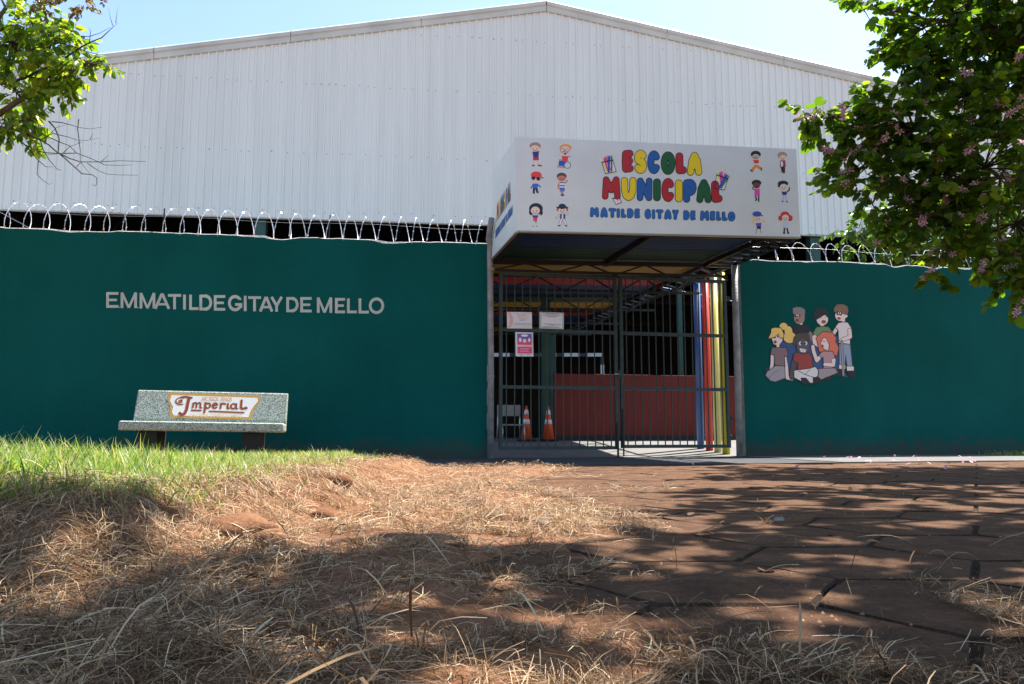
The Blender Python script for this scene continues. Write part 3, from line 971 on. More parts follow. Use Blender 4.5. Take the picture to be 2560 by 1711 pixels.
# ------------------------------------------------------------------ razor wire
def razor_wire(s0, s1, zf, R, pitch, loop, posts, label, yoff=0.08):
    o, og = wthing("razor_wire_coil", label, "razor wire", s0, 0, 0, "razor wire along the wall top")
    turns = (s1 - s0) / pitch
    N = int(turns * 30)
    t = np.linspace(0, turns * 2 * math.pi, N)
    c = pitch / (2 * math.pi)
    fr = t / t[-1]
    lo = loop[0] + (loop[1] - loop[0]) * fr
    jit = (vnoise(t / 6.283 * 0.8, 0 * t, 31) - 0.5) + 0.5 * (vnoise(t / 6.283 * 2.3, 0 * t, 33) - 0.5)
    s = s0 + c * t + lo * c * np.sin(t) + jit * 0.05
    rr = R * (0.90 + 0.20 * vnoise(t / 6.283 + 5, 0 * t, 32))
    z = np.array([zf(v) for v in s]) + R * 0.82 + rr * np.cos(t)
    y = yoff + rr * 0.55 * np.sin(t + 0.5)
    pts = np.stack([s, y, z], 1)
    mb = MB()
    mb.tube(list(pts), 0.0030, 4)
    mb.build("wire", M_WIRE, o, og)
    bb = MB()
    for i in range(0, N - 1, 3):
        d = pts[i + 1] - pts[i]; L = np.linalg.norm(d)
        if L < 1e-6:
            continue
        d /= L
        a = np.cross(d, (0.2, 1, 0.3)); a /= np.linalg.norm(a)
        P = pts[i]
        bb.add([P - d * 0.016, P + a * 0.011 - d * 0.004, P + d * 0.016, P - a * 0.011 + d * 0.004], [(0, 1, 2, 3)])
    bb.build("barbs", M_WIRE, o, og, kind="stuff")
    mb = MB()
    tw = [(s_, yoff, zf(s_) + R * 1.15 + 0.012 * math.sin(s_ * 3)) for s_ in np.linspace(s0, s1, 24)]
    mb.tube(tw, 0.0008, 4)
    mb.build("tension_wire", M_GALV, o, og)
    for ps in posts:
        MB().bar((ps, yoff, zf(ps) - 0.02), (ps + 0.01, yoff, zf(ps) + R * 1.75), 0.014, 0.014).build("iron_rod", M_BLACK, o, og)
    return o


razor_wire(-7.5, -0.12, lambda s: 2.69 + 0.018 * s, 0.175, 0.205, (2.0, 0.55), [wp(403, 570)[0], wp(822, 580)[0], -6.4], "razor wire coil along wall top above the cream lettering")
razor_wire(3.6, 11.5, lambda s: 2.70, 0.145, 0.26, (2.6, 2.2), [wp(2110, 640)[0], 8.6], "razor wire coil on wall above the mural")

# ------------------------------------------------------------------ gate: posts and two leaves
o, og = wthing("gate_post", "grey pipe post with bent top at left of gate", "post", -0.03, 0.03)
MB().tube([(-0.035, -0.03, -0.05), (-0.035, -0.03, 1.3), (-0.05, -0.03, 2.55), (-0.05, -0.05, 2.64), (-0.078, -0.10, 2.72), (-0.082, -0.30, 2.93)], [0.042, 0.040, 0.038, 0.038, 0.038, 0.036], 14).build("pipe", M_PILLAR, o, og, True)
for z in (1.0, 2.35):
    MB().tube([(-0.037, -0.03, z - 0.02), (-0.037, -0.03, z + 0.02)], 0.046, 14).build("collar", M_PILLAR, o, og)
o, og = wthing("gate_post", "tall grey pipe post between gate and mural wall", "post", 3.30, 0.03)
MB().tube([(3.295, -0.03, -0.05), (3.30, -0.03, 1.2), (3.305, -0.03, 2.60)], [0.046, 0.045, 0.044], 14).build("pipe", M_PILLAR, o, og, True)
for z in (0.5, 2.1):
    MB().box((3.20, -0.012, z - 0.03), (3.236, 0.012, z + 0.03)).build("hinge_lug", M_GATE, o, og)


def gate_leaf(s0, s1, z0, z1, rails, label, hinge_left):
    o, og = wthing("gate_leaf", label, "gate", s0, 0.0, z0, "two leaves of the entrance gate")
    T = 0.042
    MB().box((s0, -T / 2, z0), (s0 + T, T / 2, z1)).build("stile", M_GATE, o, og)
    MB().box((s1 - T, -T / 2, z0), (s1, T / 2, z1)).build("stile", M_GATE, o, og)
    for z in [z0, z1 - T] + rails:
        MB().box((s0 + T, -T / 2 + 0.002, z), (s1 - T, T / 2 - 0.002, z + T)).build("rail", M_GATE, o, og)
    nb = 14
    for i in range(nb):
        s = s0 + T + (s1 - s0 - 2 * T) * (i + 0.5) / nb
        MB().bar((s, 0.004, z0 + T), (s + random.uniform(-0.004, 0.004), 0.004, z1 - T), 0.0125, 0.0125).build("bar", M_GATE, o, og)
    if not hinge_left:
        MB().box((s0 - 0.03, -0.05, 1.02), (s0 + 0.03, -0.022, 1.12)).build("lock_box", M_GATE, o, og)
        MB().bar((s0 + 0.02, -0.034, 0.02), (s0 + 0.02, -0.034, 0.62), 0.016).build("drop_bolt", M_BLACK, o, og)
    else:
        MB().bar((s1 - 0.02, -0.034, -0.0), (s1 - 0.02, -0.034, 0.45), 0.022).build("drop_bolt", M_BLACK, o, og)
        MB().tube([(s1 - 0.06, -0.04, 1.06), (s1 + 0.06, -0.04, 1.06)], 0.009, 8).build("slide_bolt", M_GALV, o, og)
    return o


gate_leaf(0.075, 1.63, 0.105, 2.33, [0.86, 1.575], "left dark green barred gate leaf with paper notices tied on", True)
gate_leaf(1.665, 3.18, 0.12, 2.35, [0.86, 1.575], "right dark green barred gate leaf in front of the coloured pipes", False)


# notices tied to the gate
def notice(x0, y0, x1, y1, label, layers, tilt=0.0, k=2.1):
    s0, zt = wp(x0, y0, 0.035); s1, zb = wp(x1, y1, 0.035)
    o, og = wthing("paper_notice", label, "notice", s0, 0.035, zb, "notices tied to the gate")
    mb = MB()
    n_ = 6
    vs = []
    for i in range(n_ + 1):
        t = i / n_
        y = -0.035 - 0.006 * math.sin(t * math.pi * 1.3 + x0)
        vs += [(s0 + (s1 - s0) * t, y, zb), (s0 + (s1 - s0) * t, y, zt)]
    mb.add(vs, [(2 * i, 2 * i + 2, 2 * i + 3, 2 * i + 1) for i in range(n_)])
    mb.build("sheet", M_PAPER, o, og)
    f = lambda u, v: (s0 + (s1 - s0) * u / 100, zt + (zb - zt) * v / 100)
    drawing("print", layers, f, 0.0006, o, og, 1.6, k, -0.0435)
    o.rotation_euler = (0, tilt, AZ)
    return o


ROSE = (178, 130, 122); GR = (120, 118, 128)
hl = lambda c, y, a, b, h=1.3: (c, [('x', (a, y), (b, y), h)])
notice(1268, 780, 1330, 823, "landscape paper notice with orange ornament on its left edge",
       [(ROSE, [('o', 2, 50, 17, 42, 3.2, [(-1, 0, -4)])]), ((190, 120, 100), [('c', [(10, 30), (14, 50), (10, 72)], 2)])] +
       [hl(c, y, a, b) for c, y, a, b in ((ROSE, 9, 24, 96), (GR, 18, 40, 78), (ROSE, 26, 38, 80), (ROSE, 36, 40, 84, ), (GR, 44, 46, 76), (GR, 52, 50, 70), (GR, 70, 28, 96), (GR, 78, 28, 96), (ROSE, 92, 26, 96))], -0.01)
notice(1349, 780, 1409, 823, "landscape paper notice with green border, right of the ornamented one",
       [((60, 86, 70), [('x', (4, 5), (96, 5), 1.2), ('x', (4, 95), (96, 95), 1.2), ('x', (4, 4), (4, 96), 1.0), ('x', (96, 4), (96, 96), 1.0)])] +
       [hl(GR, y, a, b, 1.6) for y, a, b in ((10, 24, 78), (19, 12, 86), (27, 30, 70), (72, 16, 88), (79, 40, 62), (89, 14, 80))], 0.012)
notice(1289, 831, 1334, 892, "portrait purple and red poster below the two landscape notices",
       [((92, 66, 128), [('x', (50, 6), (50, 34), 40)]), ((170, 60, 88), [('x', (50, 34), (50, 53), 40)]), ((184, 56, 84), [('x', (50, 60), (50, 88), 40)]),
        ((196, 170, 190), [('e', 50, 14, 20, 5), ('e', 26, 32, 8, 9), ('e', 50, 36, 9, 8), ('e', 76, 32, 7, 8)]), ((206, 130, 150), [('x', (22, 68), (78, 68), 1), ('x', (22, 74), (70, 74), 1), ('x', (22, 80), (74, 80), 1)]), (GR, [('x', (20, 94), (42, 94), 1.4), ('x', (62, 94), (84, 94), 1.0)])], -0.015)

# ------------------------------------------------------------------ entrance canopy with its box sign
can, ogC = wthing("entrance_canopy", "white box sign canopy with colourful school lettering over the gate", "canopy", 1.6, 0.75, 2.47)
SB = [wp(1293, 580, 1.5), wp(2001, 596, 1.5), wp(1991, 373, 1.5), wp(1288, 342, 1.5)]
zc = lambda s: 2.47 + 0.031 * s
mb = MB()
fr = [(s, -1.5, z) for s, z in SB]; bk = [(s, -1.46, z) for s, z in SB]
mb.add(fr + bk, [(0, 1, 2, 3), (7, 6, 5, 4), (0, 4, 5, 1), (1, 5, 6, 2), (2, 6, 7, 3), (3, 7, 4, 0)])
fas = mb.build("front_panel", M_SIGN, can, ogC)
MB().bar((SB[0][0], -1.505, SB[0][1] + 0.004), (SB[1][0], -1.505, SB[1][1] + 0.004), 0.02, 0.016).build("edge_trim", M_EDGE, can, ogC)
sL = -0.03
mb = MB()
q = [(sL, 0.02, 2.475), (sL, -1.455, 2.475), (sL - 0.01, -1.455, 3.525), (sL - 0.01, 0.02, 3.60)]
mb.add(q + [(x + 0.03, y, z) for x, y, z in q], [(0, 3, 2, 1), (4, 5, 6, 7), (0, 1, 5, 4), (1, 2, 6, 5), (2, 3, 7, 6), (3, 0, 4, 7)])
side = mb.build("side_panel", M_SIGN, can, ogC)
MB().bar((sL, 0.02, 2.470), (sL, -1.46, 2.470), 0.03, 0.014).build("edge_trim", M_EDGE, can, ogC)
MB().box((3.335, -1.455, 2.60), (3.365, -0.9, 3.62)).build("side_panel", M_SIGN, can, ogC)
# top cover of the box
MB().add([(-0.03, -1.47, 3.50), (3.35, -1.47, 3.62), (3.35, 0.02, 3.56), (-0.03, 0.02, 3.52)], [(0, 1, 2, 3)]).build("top_sheet", M_ROOF, can, ogC)

# coloured corrugated ceiling sheets, front to back
M_CB = mat("blue_sheet", (0.010, 0.03, 0.10), 0.4, spec=0.4)
M_CG = mat("green_sheet", (0.007, 0.028, 0.013), 0.4, spec=0.4)
M_CY = mat("yellow_sheet", (0.27, 0.155, 0.008), 0.4, spec=0.4)
M_CR = mat("red_sheet", (0.30, 0.018, 0.016), 0.4, spec=0.4)
SHEETS = [M_CB, M_CG, M_CY, M_CR]


def corrugated(p0, p1, s0, s1, zoff=0.0):
    n_ = int(abs(p1 - p0) / 0.0105)
    vs = []
    for i in range(n_ + 1):
        p = p0 + (p1 - p0) * i / n_
        a = 0.011 * math.sin(2 * math.pi * p / 0.088)
        vs += [(s0, -p, zc(s0) + 0.055 + a + zoff), (s1, -p, zc(s1) + 0.055 + a + zoff)]
    return MB().add(vs, [(2 * i, 2 * i + 1, 2 * i + 3, 2 * i + 2) for i in range(n_)])


edges = [1.455, 0.62, -0.20]
for k in range(2):
    corrugated(edges[k], edges[k + 1] - 0.02, 0.005, 2.95, 0.004 * (k % 2)).build("ceiling_sheet", SHEETS[k], can, ogC, True)
# ladder truss in the plane of the ceiling, right side, with purlins
for s in (2.93, 3.31):
    MB().bar((s, -1.44, zc(s)), (s, 0.2, zc(s)), 0.045).build("chord", M_BLACK, can, ogC)
ps = np.linspace(1.40, -0.15, 8)
for i in range(7):
    MB().bar((2.955, -ps[i], zc(2.95)), (3.285, -ps[i], zc(3.3)), 0.03).build("strut", M_BLACK, can, ogC)
    MB().bar((2.955, -ps[i], zc(2.95) + 0.004), (3.285, -ps[i + 1], zc(3.3) + 0.004), 0.026).build("diagonal", M_BLACK, can, ogC)
MB().bar((1.55, -1.44, zc(1.55) + 0.01), (1.55, 0.2, zc(1.55) + 0.01), 0.05).build("purlin", M_BLACK, can, ogC)
MB().bar((0.02, -1.44, zc(0) + 0.01), (0.02, 0.2, zc(0) + 0.01), 0.045).build("purlin", M_BLACK, can, ogC)
MB().bar((0.0, -1.43, zc(0) + 0.012), (3.3, -1.43, zc(3.3) + 0.012), 0.04).build("front_beam", M_BLACK, can, ogC)
MB().bar((0.0, 0.07, zc(0) + 0.0), (3.3, 0.07, zc(3.3) + 0.0), 0.05).build("gate_beam", M_BLACK, can, ogC)
MB().bar((0.0, 0.07, 2.365), (3.25, 0.07, 2.42), 0.03).build("gate_beam", M_BLACK, can, ogC)
for i in range(8):
    s0 = 0.02 + i * 0.405
    up = i % 2 == 0
    MB().bar((s0, 0.074, 2.37 if up else zc(s0)), (s0 + 0.405, 0.074, zc(s0) if up else 2.37), 0.02).build("diagonal", M_BLACK, can, ogC)

# ---- lettering and printed figures on the sign
RED = (128, 26, 32); YEL = (196, 150, 20); BLU = (26, 66, 118); GRN = (18, 66, 34); INK = (18, 18, 24)


def bubble(ch, x0, y0, x1, y1, r):
    W, H = x1 - x0 - 2 * r, y1 - y0 - 2 * r
    P = lambda *pts: [(x0 + r + u * W, y0 + r + v * H) for u, v in pts]
    arc = lambda a0, a1, cx=.5, cy=.5, rx=.5, ry=.5, n=12: [(cx + rx * math.cos(a0 + (a1 - a0) * i / n), cy + ry * math.sin(a0 + (a1 - a0) * i / n)) for i in range(n + 1)]
    C = lambda *pts: ('c', P(*pts), r)
    pi = math.pi
    if ch == 'E':
        return [C((0.08, 0.02), (0, 0.5), (0.08, 0.98)), C((0.08, 0.02), (0.95, 0)), C((0, 0.5), (0.9, 0.47)), C((0.08, 0.98), (1, 0.95))]
    if ch == 'S':
        return [C(*arc(-0.15 * pi, -1.2 * pi, .52, .27, .46, .27), (0.6, 0.52), *arc(-0.35 * pi, 0.85 * pi, .52, .73, .46, .27))]
    if ch == 'C':
        return [C(*arc(-0.22 * pi, -1.78 * pi))]
    if ch == 'G':
        return [C(*arc(-0.22 * pi, -1.9 * pi)), C((0.98, 0.65), (0.62, 0.6))]
    if ch == 'O':
        return [C(*arc(0, 2 * pi, n=20))]
    if ch == 'L':
        return [C((0.0, 0), (0.05, 0.96)), C((0.05, 0.97), (1, 0.95))]
    if ch == 'A':
        return [C((0, 1), (0.16, 0.35), (0.5, 0), (0.84, 0.35), (1, 1)), C((0.12, 0.62), (0.88, 0.62)), C((0.5, 0), (0.5, 0.1))]
    if ch == 'M':
        return [C((0, 1), (0.08, 0)), C((0.08, 0), (0.5, 0.62)), C((0.5, 0.62), (0.9, 0)), C((0.9, 0), (1, 1))]
    if ch == 'U':
        return [C((0, 0), (0.02, 0.55), (0.2, 0.9), (0.5, 1), (0.8, 0.9), (0.98, 0.55), (1, 0))]
    if ch == 'N':
        return [C((0, 1), (0.03, 0)), C((0.03, 0), (0.97, 1)), C((0.97, 1), (1, 0))]
    if ch == 'I':
        return [C((0.5, 0), (0.5, 1))]
    if ch == 'P':
        return [C((0.05, 0.02), (0.05, 1)), C((0.05, 0.02), *arc(-0.5 * pi, 0.5 * pi, .55, .3, .45, .3), (0.05, 0.6))]
    if ch == 'T':
        return [C((0, 0), (1, 0.03)), C((0.5, 0), (0.5, 1))]
    if ch == 'D':
        return [C((0.03, 0), (0.03, 1)), C((0.03, 0), *arc(-0.5 * pi, 0.5 * pi, .4, .5, .6, .5), (0.03, 1))]
    if ch == 'Y':
        return [C((0, 0), (0.5, 0.5)), C((1, 0), (0.5, 0.5), (0.42, 1))]


KL = lambda x, y: wp(1480 + x / 6.174, 360 + y / 6.174, 1.5)
K1 = lambda x, y: wp(1280 + x / 6.2714, 340 + y / 6.2714, 1.5)
K2 = lambda x, y: wp(1760 + x / 6.535, 360 + y / 6.535, 1.5)
big = [('E', 460, 95, 640, 450, RED), ('S', 645, 95, 848, 460, YEL), ('C', 855, 105, 1055, 465, BLU), ('O', 1062, 120, 1285, 478, GRN), ('L', 1290, 135, 1462, 475, RED), ('A', 1468, 128, 1698, 490, YEL),
       ('M', 155, 505, 440, 860, RED), ('U', 447, 518, 683, 880, YEL), ('N', 693, 525, 930, 882, BLU), ('I', 942, 537, 1062, 885, GRN), ('C', 1072, 530, 1275, 897, RED), ('I', 1282, 555, 1396, 900, YEL), ('P', 1403, 545, 1612, 908, BLU), ('A', 1612, 548, 1842, 914, GRN), ('L', 1840, 570, 2012, 916, RED)]
small = [('M', -34, 978, 109, 1136), ('A', 128, 980, 245, 1140), ('T', 252, 990, 375, 1145), ('I', 378, 995, 432, 1145), ('L', 443, 1000, 530, 1148), ('D', 538, 995, 642, 1150), ('E', 652, 998, 742, 1155),
         ('G', 810, 1003, 916, 1165), ('I', 922, 1010, 976, 1165), ('T', 984, 1010, 1102, 1165), ('A', 1112, 1012, 1230, 1170), ('Y', 1234, 1015, 1340, 1175), ('D', 1405, 1025, 1507, 1180), ('E', 1513, 1027, 1600, 1185),
         ('M', 1666, 1030, 1810, 1190), ('E', 1816, 1035, 1905, 1190), ('L', 1913, 1040, 1994, 1193), ('L', 2001, 1045, 2090, 1195), ('O', 2093, 1045, 2212, 1200)]
SIDE_OBJS = []
for i, (ch, x0, y0, x1, y1, c) in enumerate(big):
    r = 56 if ch in 'IEL' else 50
    if ch in 'MN':
        r = 46
    r = min(r, (x1 - x0) / 2 - 1)
    pr = bubble(ch, x0 + 6, y0 + 6, x1 - 6, y1 - 6, r - 4)
    SIDE_OBJS.append(drawing("letter", [(INK, pr, 9.0), (c, pr, -1.0)], KL, 0.0008, fas, ogC, 9.0, 2.2, -1.5005 - 0.0002 * (i % 3)))
for i, (ch, x0, y0, x1, y1) in enumerate(small):
    pr = bubble(ch, x0 + 3, y0 + 3, x1 - 3, y1 - 3, min(25, (x1 - x0) / 2 - 4))
    SIDE_OBJS.append(drawing("letter", [((40, 44, 62), pr, 4.0), ((26, 74, 124), pr, -1.0)], KL, 0.0008, fas, ogC, 6.0, 2.2, -1.5005 - 0.0002 * (i % 3)))


def cup(name, quad, pencils, cover):
    (a, b, c, d) = quad
    L = [((206, 204, 214), [('p', [a, b, c, d], 0)])]
    for col, p, q, tip in pencils:
        L.append(((150, 140, 190) if False else col, [('c', [p, q], 13)]))
        L.append(((190, 168, 140), [('c', [q, tip], 6)]))
    L.append((INK, [('c', [a, b], 8), ('c', [b, c], 4), ('c', [c, d], 5), ('c', [d, a], 4)]))
    return drawing(name, L, KL, 0.0003, fas, ogC, 6.0, 2.2, -1.5002)


PEN = [(200, 180, 60), (150, 50, 130), (176, 50, 60), (40, 50, 130), (30, 100, 70), (110, 60, 150)]
cup("printed_pencil_cup", [(150, 288), (320, 252), (372, 430), (205, 462)],
    [(PEN[0], (230, 420), (150, 262), (95, 205)), (PEN[1], (250, 430), (185, 220), (110, 170)), (PEN[2], (280, 400), (205, 200), (160, 135)), (PEN[5], (262, 430), (245, 190), (235, 110)), (PEN[3], (255, 430), (268, 190), (270, 110)), (PEN[4], (300, 420), (300, 190), (315, 115))], None)
cup("printed_pencil_cup", [(1922, 480), (2095, 545), (2042, 715), (1885, 690)],
    [(PEN[0], (1990, 660), (1940, 450), (1925, 370)), (PEN[1], (2000, 680), (1975, 440), (1960, 350)), (PEN[2], (2000, 660), (2005, 430), (2018, 350)), (PEN[5], (1960, 680), (2060, 460), (2085, 385)), (PEN[3], (1960, 680), (2085, 480), (2125, 400)), (PEN[4], (1990, 680), (2110, 500), (2160, 435))], None)
cup("printed_pencil_cup", [(318, 842), (430, 850), (458, 905), (370, 940)], [((170, 150, 190), (400, 920), (390, 870), (385, 850)), ((190, 150, 170), (420, 905), (415, 860), (412, 850))], None)

# printed children: hair, face, clothes and limbs of each
S1 = (196, 158, 142); S2 = (158, 100, 78); S3 = (84, 52, 44); DK = (34, 32, 44)


def face(cx, cy, rx, ry, skin, dots=DK):
    return [(skin, [('e', cx, cy, rx, ry)]), (dots, [('e', cx - rx * 0.42, cy + ry * 0.12, 7, 10), ('e', cx + rx * 0.36, cy + ry * 0.12, 7, 10), ('c', [(cx - rx * 0.28, cy + ry * 0.58), (cx, cy + ry * 0.68), (cx + rx * 0.28, cy + ry * 0.56)], 4)])]


kids = [
    (K1, [(S1, [('c', [(345, 380), (335, 455)], 14), ('c', [(400, 380), (415, 450)], 14), ('c', [(330, 268), (295, 285), (288, 255)], 12), ('c', [(412, 255), (448, 215), (472, 172)], 14)]),
          ((40, 42, 96), [('p', [(325, 252), (420, 242), (412, 338), (335, 338)], 3)]), ((140, 34, 66), [('p', [(332, 338), (418, 334), (422, 384), (330, 384)])]), ((110, 50, 66), [('c', [(322, 466), (345, 466)], 12), ('c', [(412, 462), (458, 470)], 12)]),
          ((122, 104, 96), [('e', 362, 160, 88, 58)])] + face(360, 200, 72, 50, S1)),
    (K1, [((60, 64, 84), [('r', 870, 460, 50, 5), ('c', [(740, 378), (880, 385)], 5), ('c', [(880, 325), (915, 325)], 5), ('c', [(820, 410), (810, 510)], 5), ('c', [(800, 490), (720, 490)], 5)]),
          ((34, 68, 138), [('p', [(742, 400), (842, 395), (800, 466), (738, 462)], 8)]), ((150, 108, 90), [('c', [(715, 480), (770, 490)], 12)]), ((176, 48, 48), [('p', [(780, 320), (880, 325), (866, 400), (795, 396)], 3)]), (S1, [('c', [(782, 318), (745, 285)], 8)]),
          ((196, 124, 50), [('e', 840, 190, 92, 60)])] + face(835, 238, 78, 72, S1) + [((90, 80, 120), [('r', 792, 230, 30, 4), ('r', 862, 236, 30, 4)]), ((70, 20, 30), [('e', 830, 282, 20, 14)])]),
    (K1, [((38, 84, 152), [('p', [(330, 752), (405, 752), (400, 830), (330, 830)], 3), ('c', [(330, 768), (302, 818)], 11), ('c', [(402, 768), (445, 800)], 11)]), ((32, 34, 44), [('c', [(345, 836), (340, 905)], 17), ('c', [(384, 836), (400, 890)], 17)]),
          ((190, 190, 196), [('c', [(318, 915), (340, 915)], 8), ('c', [(400, 905), (408, 925)], 8)]), ((110, 112, 120), [('c', [(450, 800), (405, 935)], 3)]), (S1, [('e', 370, 680, 68, 55)]), ((176, 52, 46), [('e', 380, 615, 84, 55), ('c', [(455, 645), (470, 655)], 10)]), (DK, [('c', [(460, 656), (486, 662)], 7), ('e', 335, 664, 32, 30), ('e', 412, 674, 32, 30)])]),
    (K1, [(S2, [('c', [(732, 752), (724, 820)], 13), ('c', [(832, 745), (872, 700)], 11), ('c', [(760, 858), (795, 905)], 13), ('c', [(808, 858), (782, 905)], 13)]), ((196, 198, 206), [('p', [(742, 732), (825, 732), (825, 830), (747, 830)], 2)]), ((40, 72, 130), [('x', (740, 782), (828, 782), 9), ('x', (742, 735), (826, 735), 8), ('x', (744, 822), (826, 822), 8)]),
          ((62, 92, 156), [('p', [(745, 832), (825, 832), (826, 862), (750, 862)], 2)]), ((34, 70, 140), [('e', 790, 930, 30, 18)]), ((70, 52, 48), [('e', 778, 635, 76, 56)])] + face(778, 668, 62, 44, S2)),
    (K1, [((30, 30, 44), [('e', 375, 1145, 108, 90), ('e', 300, 1200, 34, 44), ('e', 450, 1205, 34, 44)]), (S1, [('c', [(330, 1260), (325, 1320)], 7), ('c', [(400, 1255), (440, 1235)], 8), ('c', [(345, 1335), (340, 1408)], 6), ('c', [(375, 1335), (380, 1408)], 6)]), (DK, [('e', 375, 1350, 10, 16), ('c', [(325, 1418), (342, 1416)], 5), ('c', [(378, 1416), (395, 1418)], 5)]),
          ((52, 48, 116), [('p', [(318, 1250), (410, 1250), (394, 1290), (335, 1290)], 3)]), ((176, 46, 76), [('p', [(334, 1286), (393, 1286), (396, 1334), (328, 1334)])])] + face(365, 1172, 70, 62, S1)),
    (K1, [(DK, [('c', [(775, 1315), (745, 1395)], 20), ('c', [(815, 1315), (845, 1395)], 20), ('c', [(750, 1245), (690, 1285)], 12), ('c', [(835, 1245), (875, 1215)], 12)]), ((190, 190, 198), [('c', [(775, 1315), (745, 1395)], 15), ('c', [(815, 1315), (845, 1395)], 15), ('c', [(750, 1245), (690, 1285)], 8), ('c', [(835, 1245), (875, 1215)], 8), ('p', [(756, 1228), (830, 1228), (826, 1305), (760, 1305)])]),
          (DK, [('c', [(728, 1412), (752, 1408)], 10), ('c', [(838, 1408), (858, 1414)], 10)]), ((36, 46, 92), [('p', [(756, 1228), (780, 1228), (776, 1302), (754, 1302)], 2), ('p', [(806, 1228), (832, 1228), (832, 1302), (808, 1302)], 2)]), ((140, 74, 66), [('e', 790, 1155, 92, 42)])] + face(790, 1170, 62, 46, S1) + [((30, 36, 58), [('e', 787, 1108, 58, 42), ('c', [(706, 1126), (868, 1126)], 12)])]),
    (K2, [(S1, [('c', [(805, 278), (745, 225)], 10), ('c', [(895, 270), (955, 272)], 10)]), ((172, 36, 44), [('p', [(806, 266), (894, 266), (888, 320), (826, 320)], 3)]), ((200, 200, 204), [('x', (826, 332), (888, 332), 9)]), ((190, 106, 30), [('c', [(855, 362), (812, 395), (785, 440)], 23), ('c', [(868, 365), (905, 395), (932, 403)], 21)]), ((62, 74, 50), [('c', [(760, 430), (785, 452)], 12), ('c', [(930, 400), (938, 432)], 12)]),
          ((24, 22, 26), [('e', 845, 175, 82, 60)])] + face(843, 218, 66, 48, S1) + [((60, 50, 60), [('r', 812, 212, 24, 4), ('r', 868, 216, 24, 4)])]),
    (K2, [((26, 28, 38), [('c', [(1270, 375), (1285, 460)], 20), ('c', [(1305, 375), (1305, 470)], 20)]), ((160, 120, 100), [('c', [(1255, 468), (1275, 468)], 9), ('c', [(1300, 482), (1318, 482)], 9)]), ((120, 40, 44), [('p', [(1250, 276), (1320, 272), (1332, 368), (1242, 374)], 4)]), ((206, 206, 210), [('e', 1272, 330, 19, 46)]), ((134, 108, 88), [('e', 1278, 190, 78, 58)])] + face(1285, 228, 56, 44, S1)),
    (K2, [((36, 26, 30), [('c', [(837, 850), (860, 908), (840, 925)], 12), ('c', [(893, 850), (893, 940)], 12)]), (S3, [('c', [(832, 750), (802, 740), (790, 710)], 10)]), ((170, 54, 132), [('p', [(830, 742), (905, 737), (912, 850), (826, 850)], 4)]), ((30, 26, 26), [('e', 857, 640, 78, 52)])] + face(857, 682, 58, 46, S3, (20, 14, 14))),
    (K2, [((140, 150, 182), [('c', [(1300, 832), (1290, 925)], 18), ('c', [(1330, 832), (1345, 925)], 18)]), (DK, [('c', [(1275, 945), (1292, 942)], 9), ('c', [(1345, 942), (1362, 948)], 9)]), ((44, 40, 48), [('c', [(1362, 780), (1388, 760), (1395, 718)], 11)]), ((40, 44, 66), [('p', [(1272, 786), (1354, 786), (1344, 832), (1286, 832)], 4)]), ((24, 22, 26), [('e', 1290, 650, 85, 48), ('e', 1230, 685, 26, 28)])] + face(1300, 708, 62, 52, S1)),
    (K2, [((70, 66, 84), [('c', [(858, 1390), (850, 1465)], 4), ('c', [(915, 1390), (935, 1460)], 4)]), ((196, 150, 96), [('e', 862, 1205, 70, 58), ('c', [(815, 1250), (790, 1300)], 11), ('c', [(950, 1240), (995, 1275)], 11)]), ((30, 30, 42), [('p', [(862, 1345), (928, 1342), (926, 1388), (866, 1388)], 3)]), ((74, 66, 134), [('p', [(846, 1302), (934, 1294), (928, 1342), (862, 1346)], 4)])] + face(884, 1215, 52, 48, S1) + [((38, 66, 132), [('e', 865, 1148, 74, 44), ('c', [(930, 1172), (962, 1173)], 7)])]),
    (K2, [((30, 28, 34), [('c', [(1315, 1380), (1310, 1440)], 13), ('c', [(1355, 1380), (1370, 1440)], 13), ('c', [(1298, 1458), (1318, 1460)], 12), ('c', [(1368, 1460), (1386, 1458)], 12)]), ((140, 160, 182), [('p', [(1300, 1270), (1360, 1270), (1385, 1372), (1276, 1366)], 4)]), ((150, 40, 44), [('e', 1322, 1165, 74, 60), ('e', 1248, 1215, 36, 42), ('e', 1405, 1215, 44, 50)]), (S1, [('c', [(1300, 1285), (1270, 1270)], 8), ('c', [(1360, 1285), (1390, 1268)], 8)])] + face(1330, 1208, 55, 50, S1)),
]
for fn, L in kids:
    SIDE_OBJS.append(drawing("printed_child", L, fn, 0.0003, fas, ogC, 6.0, 2.1, -1.5002))
# the same print, narrower, on the left side panel (seen edge-on)
cx0 = (SB[0][0] + SB[1][0]) / 2
for so in SIDE_OBJS:
    if so.name.startswith("printed_child"):
        continue
    c = link(so.name.split('.')[0], so.data, side)
    # sign-plane x (along wall) becomes depth along the side panel
    A = Matrix.Translation(Vector((sL - 0.004, 0, 0)) - Vector((ogC[0], 0, 0)))
    k = 0.55
    Mx = Matrix(((0, 1, 0, 1.5 - 0.75), (-k, 0, 0, 0), (0, 0, 0.88, 0.03), (0, 0, 0, 1)))
    c.matrix_local = A @ Matrix.Translation(Vector((0, 0.0, 0.0))) @ Mx

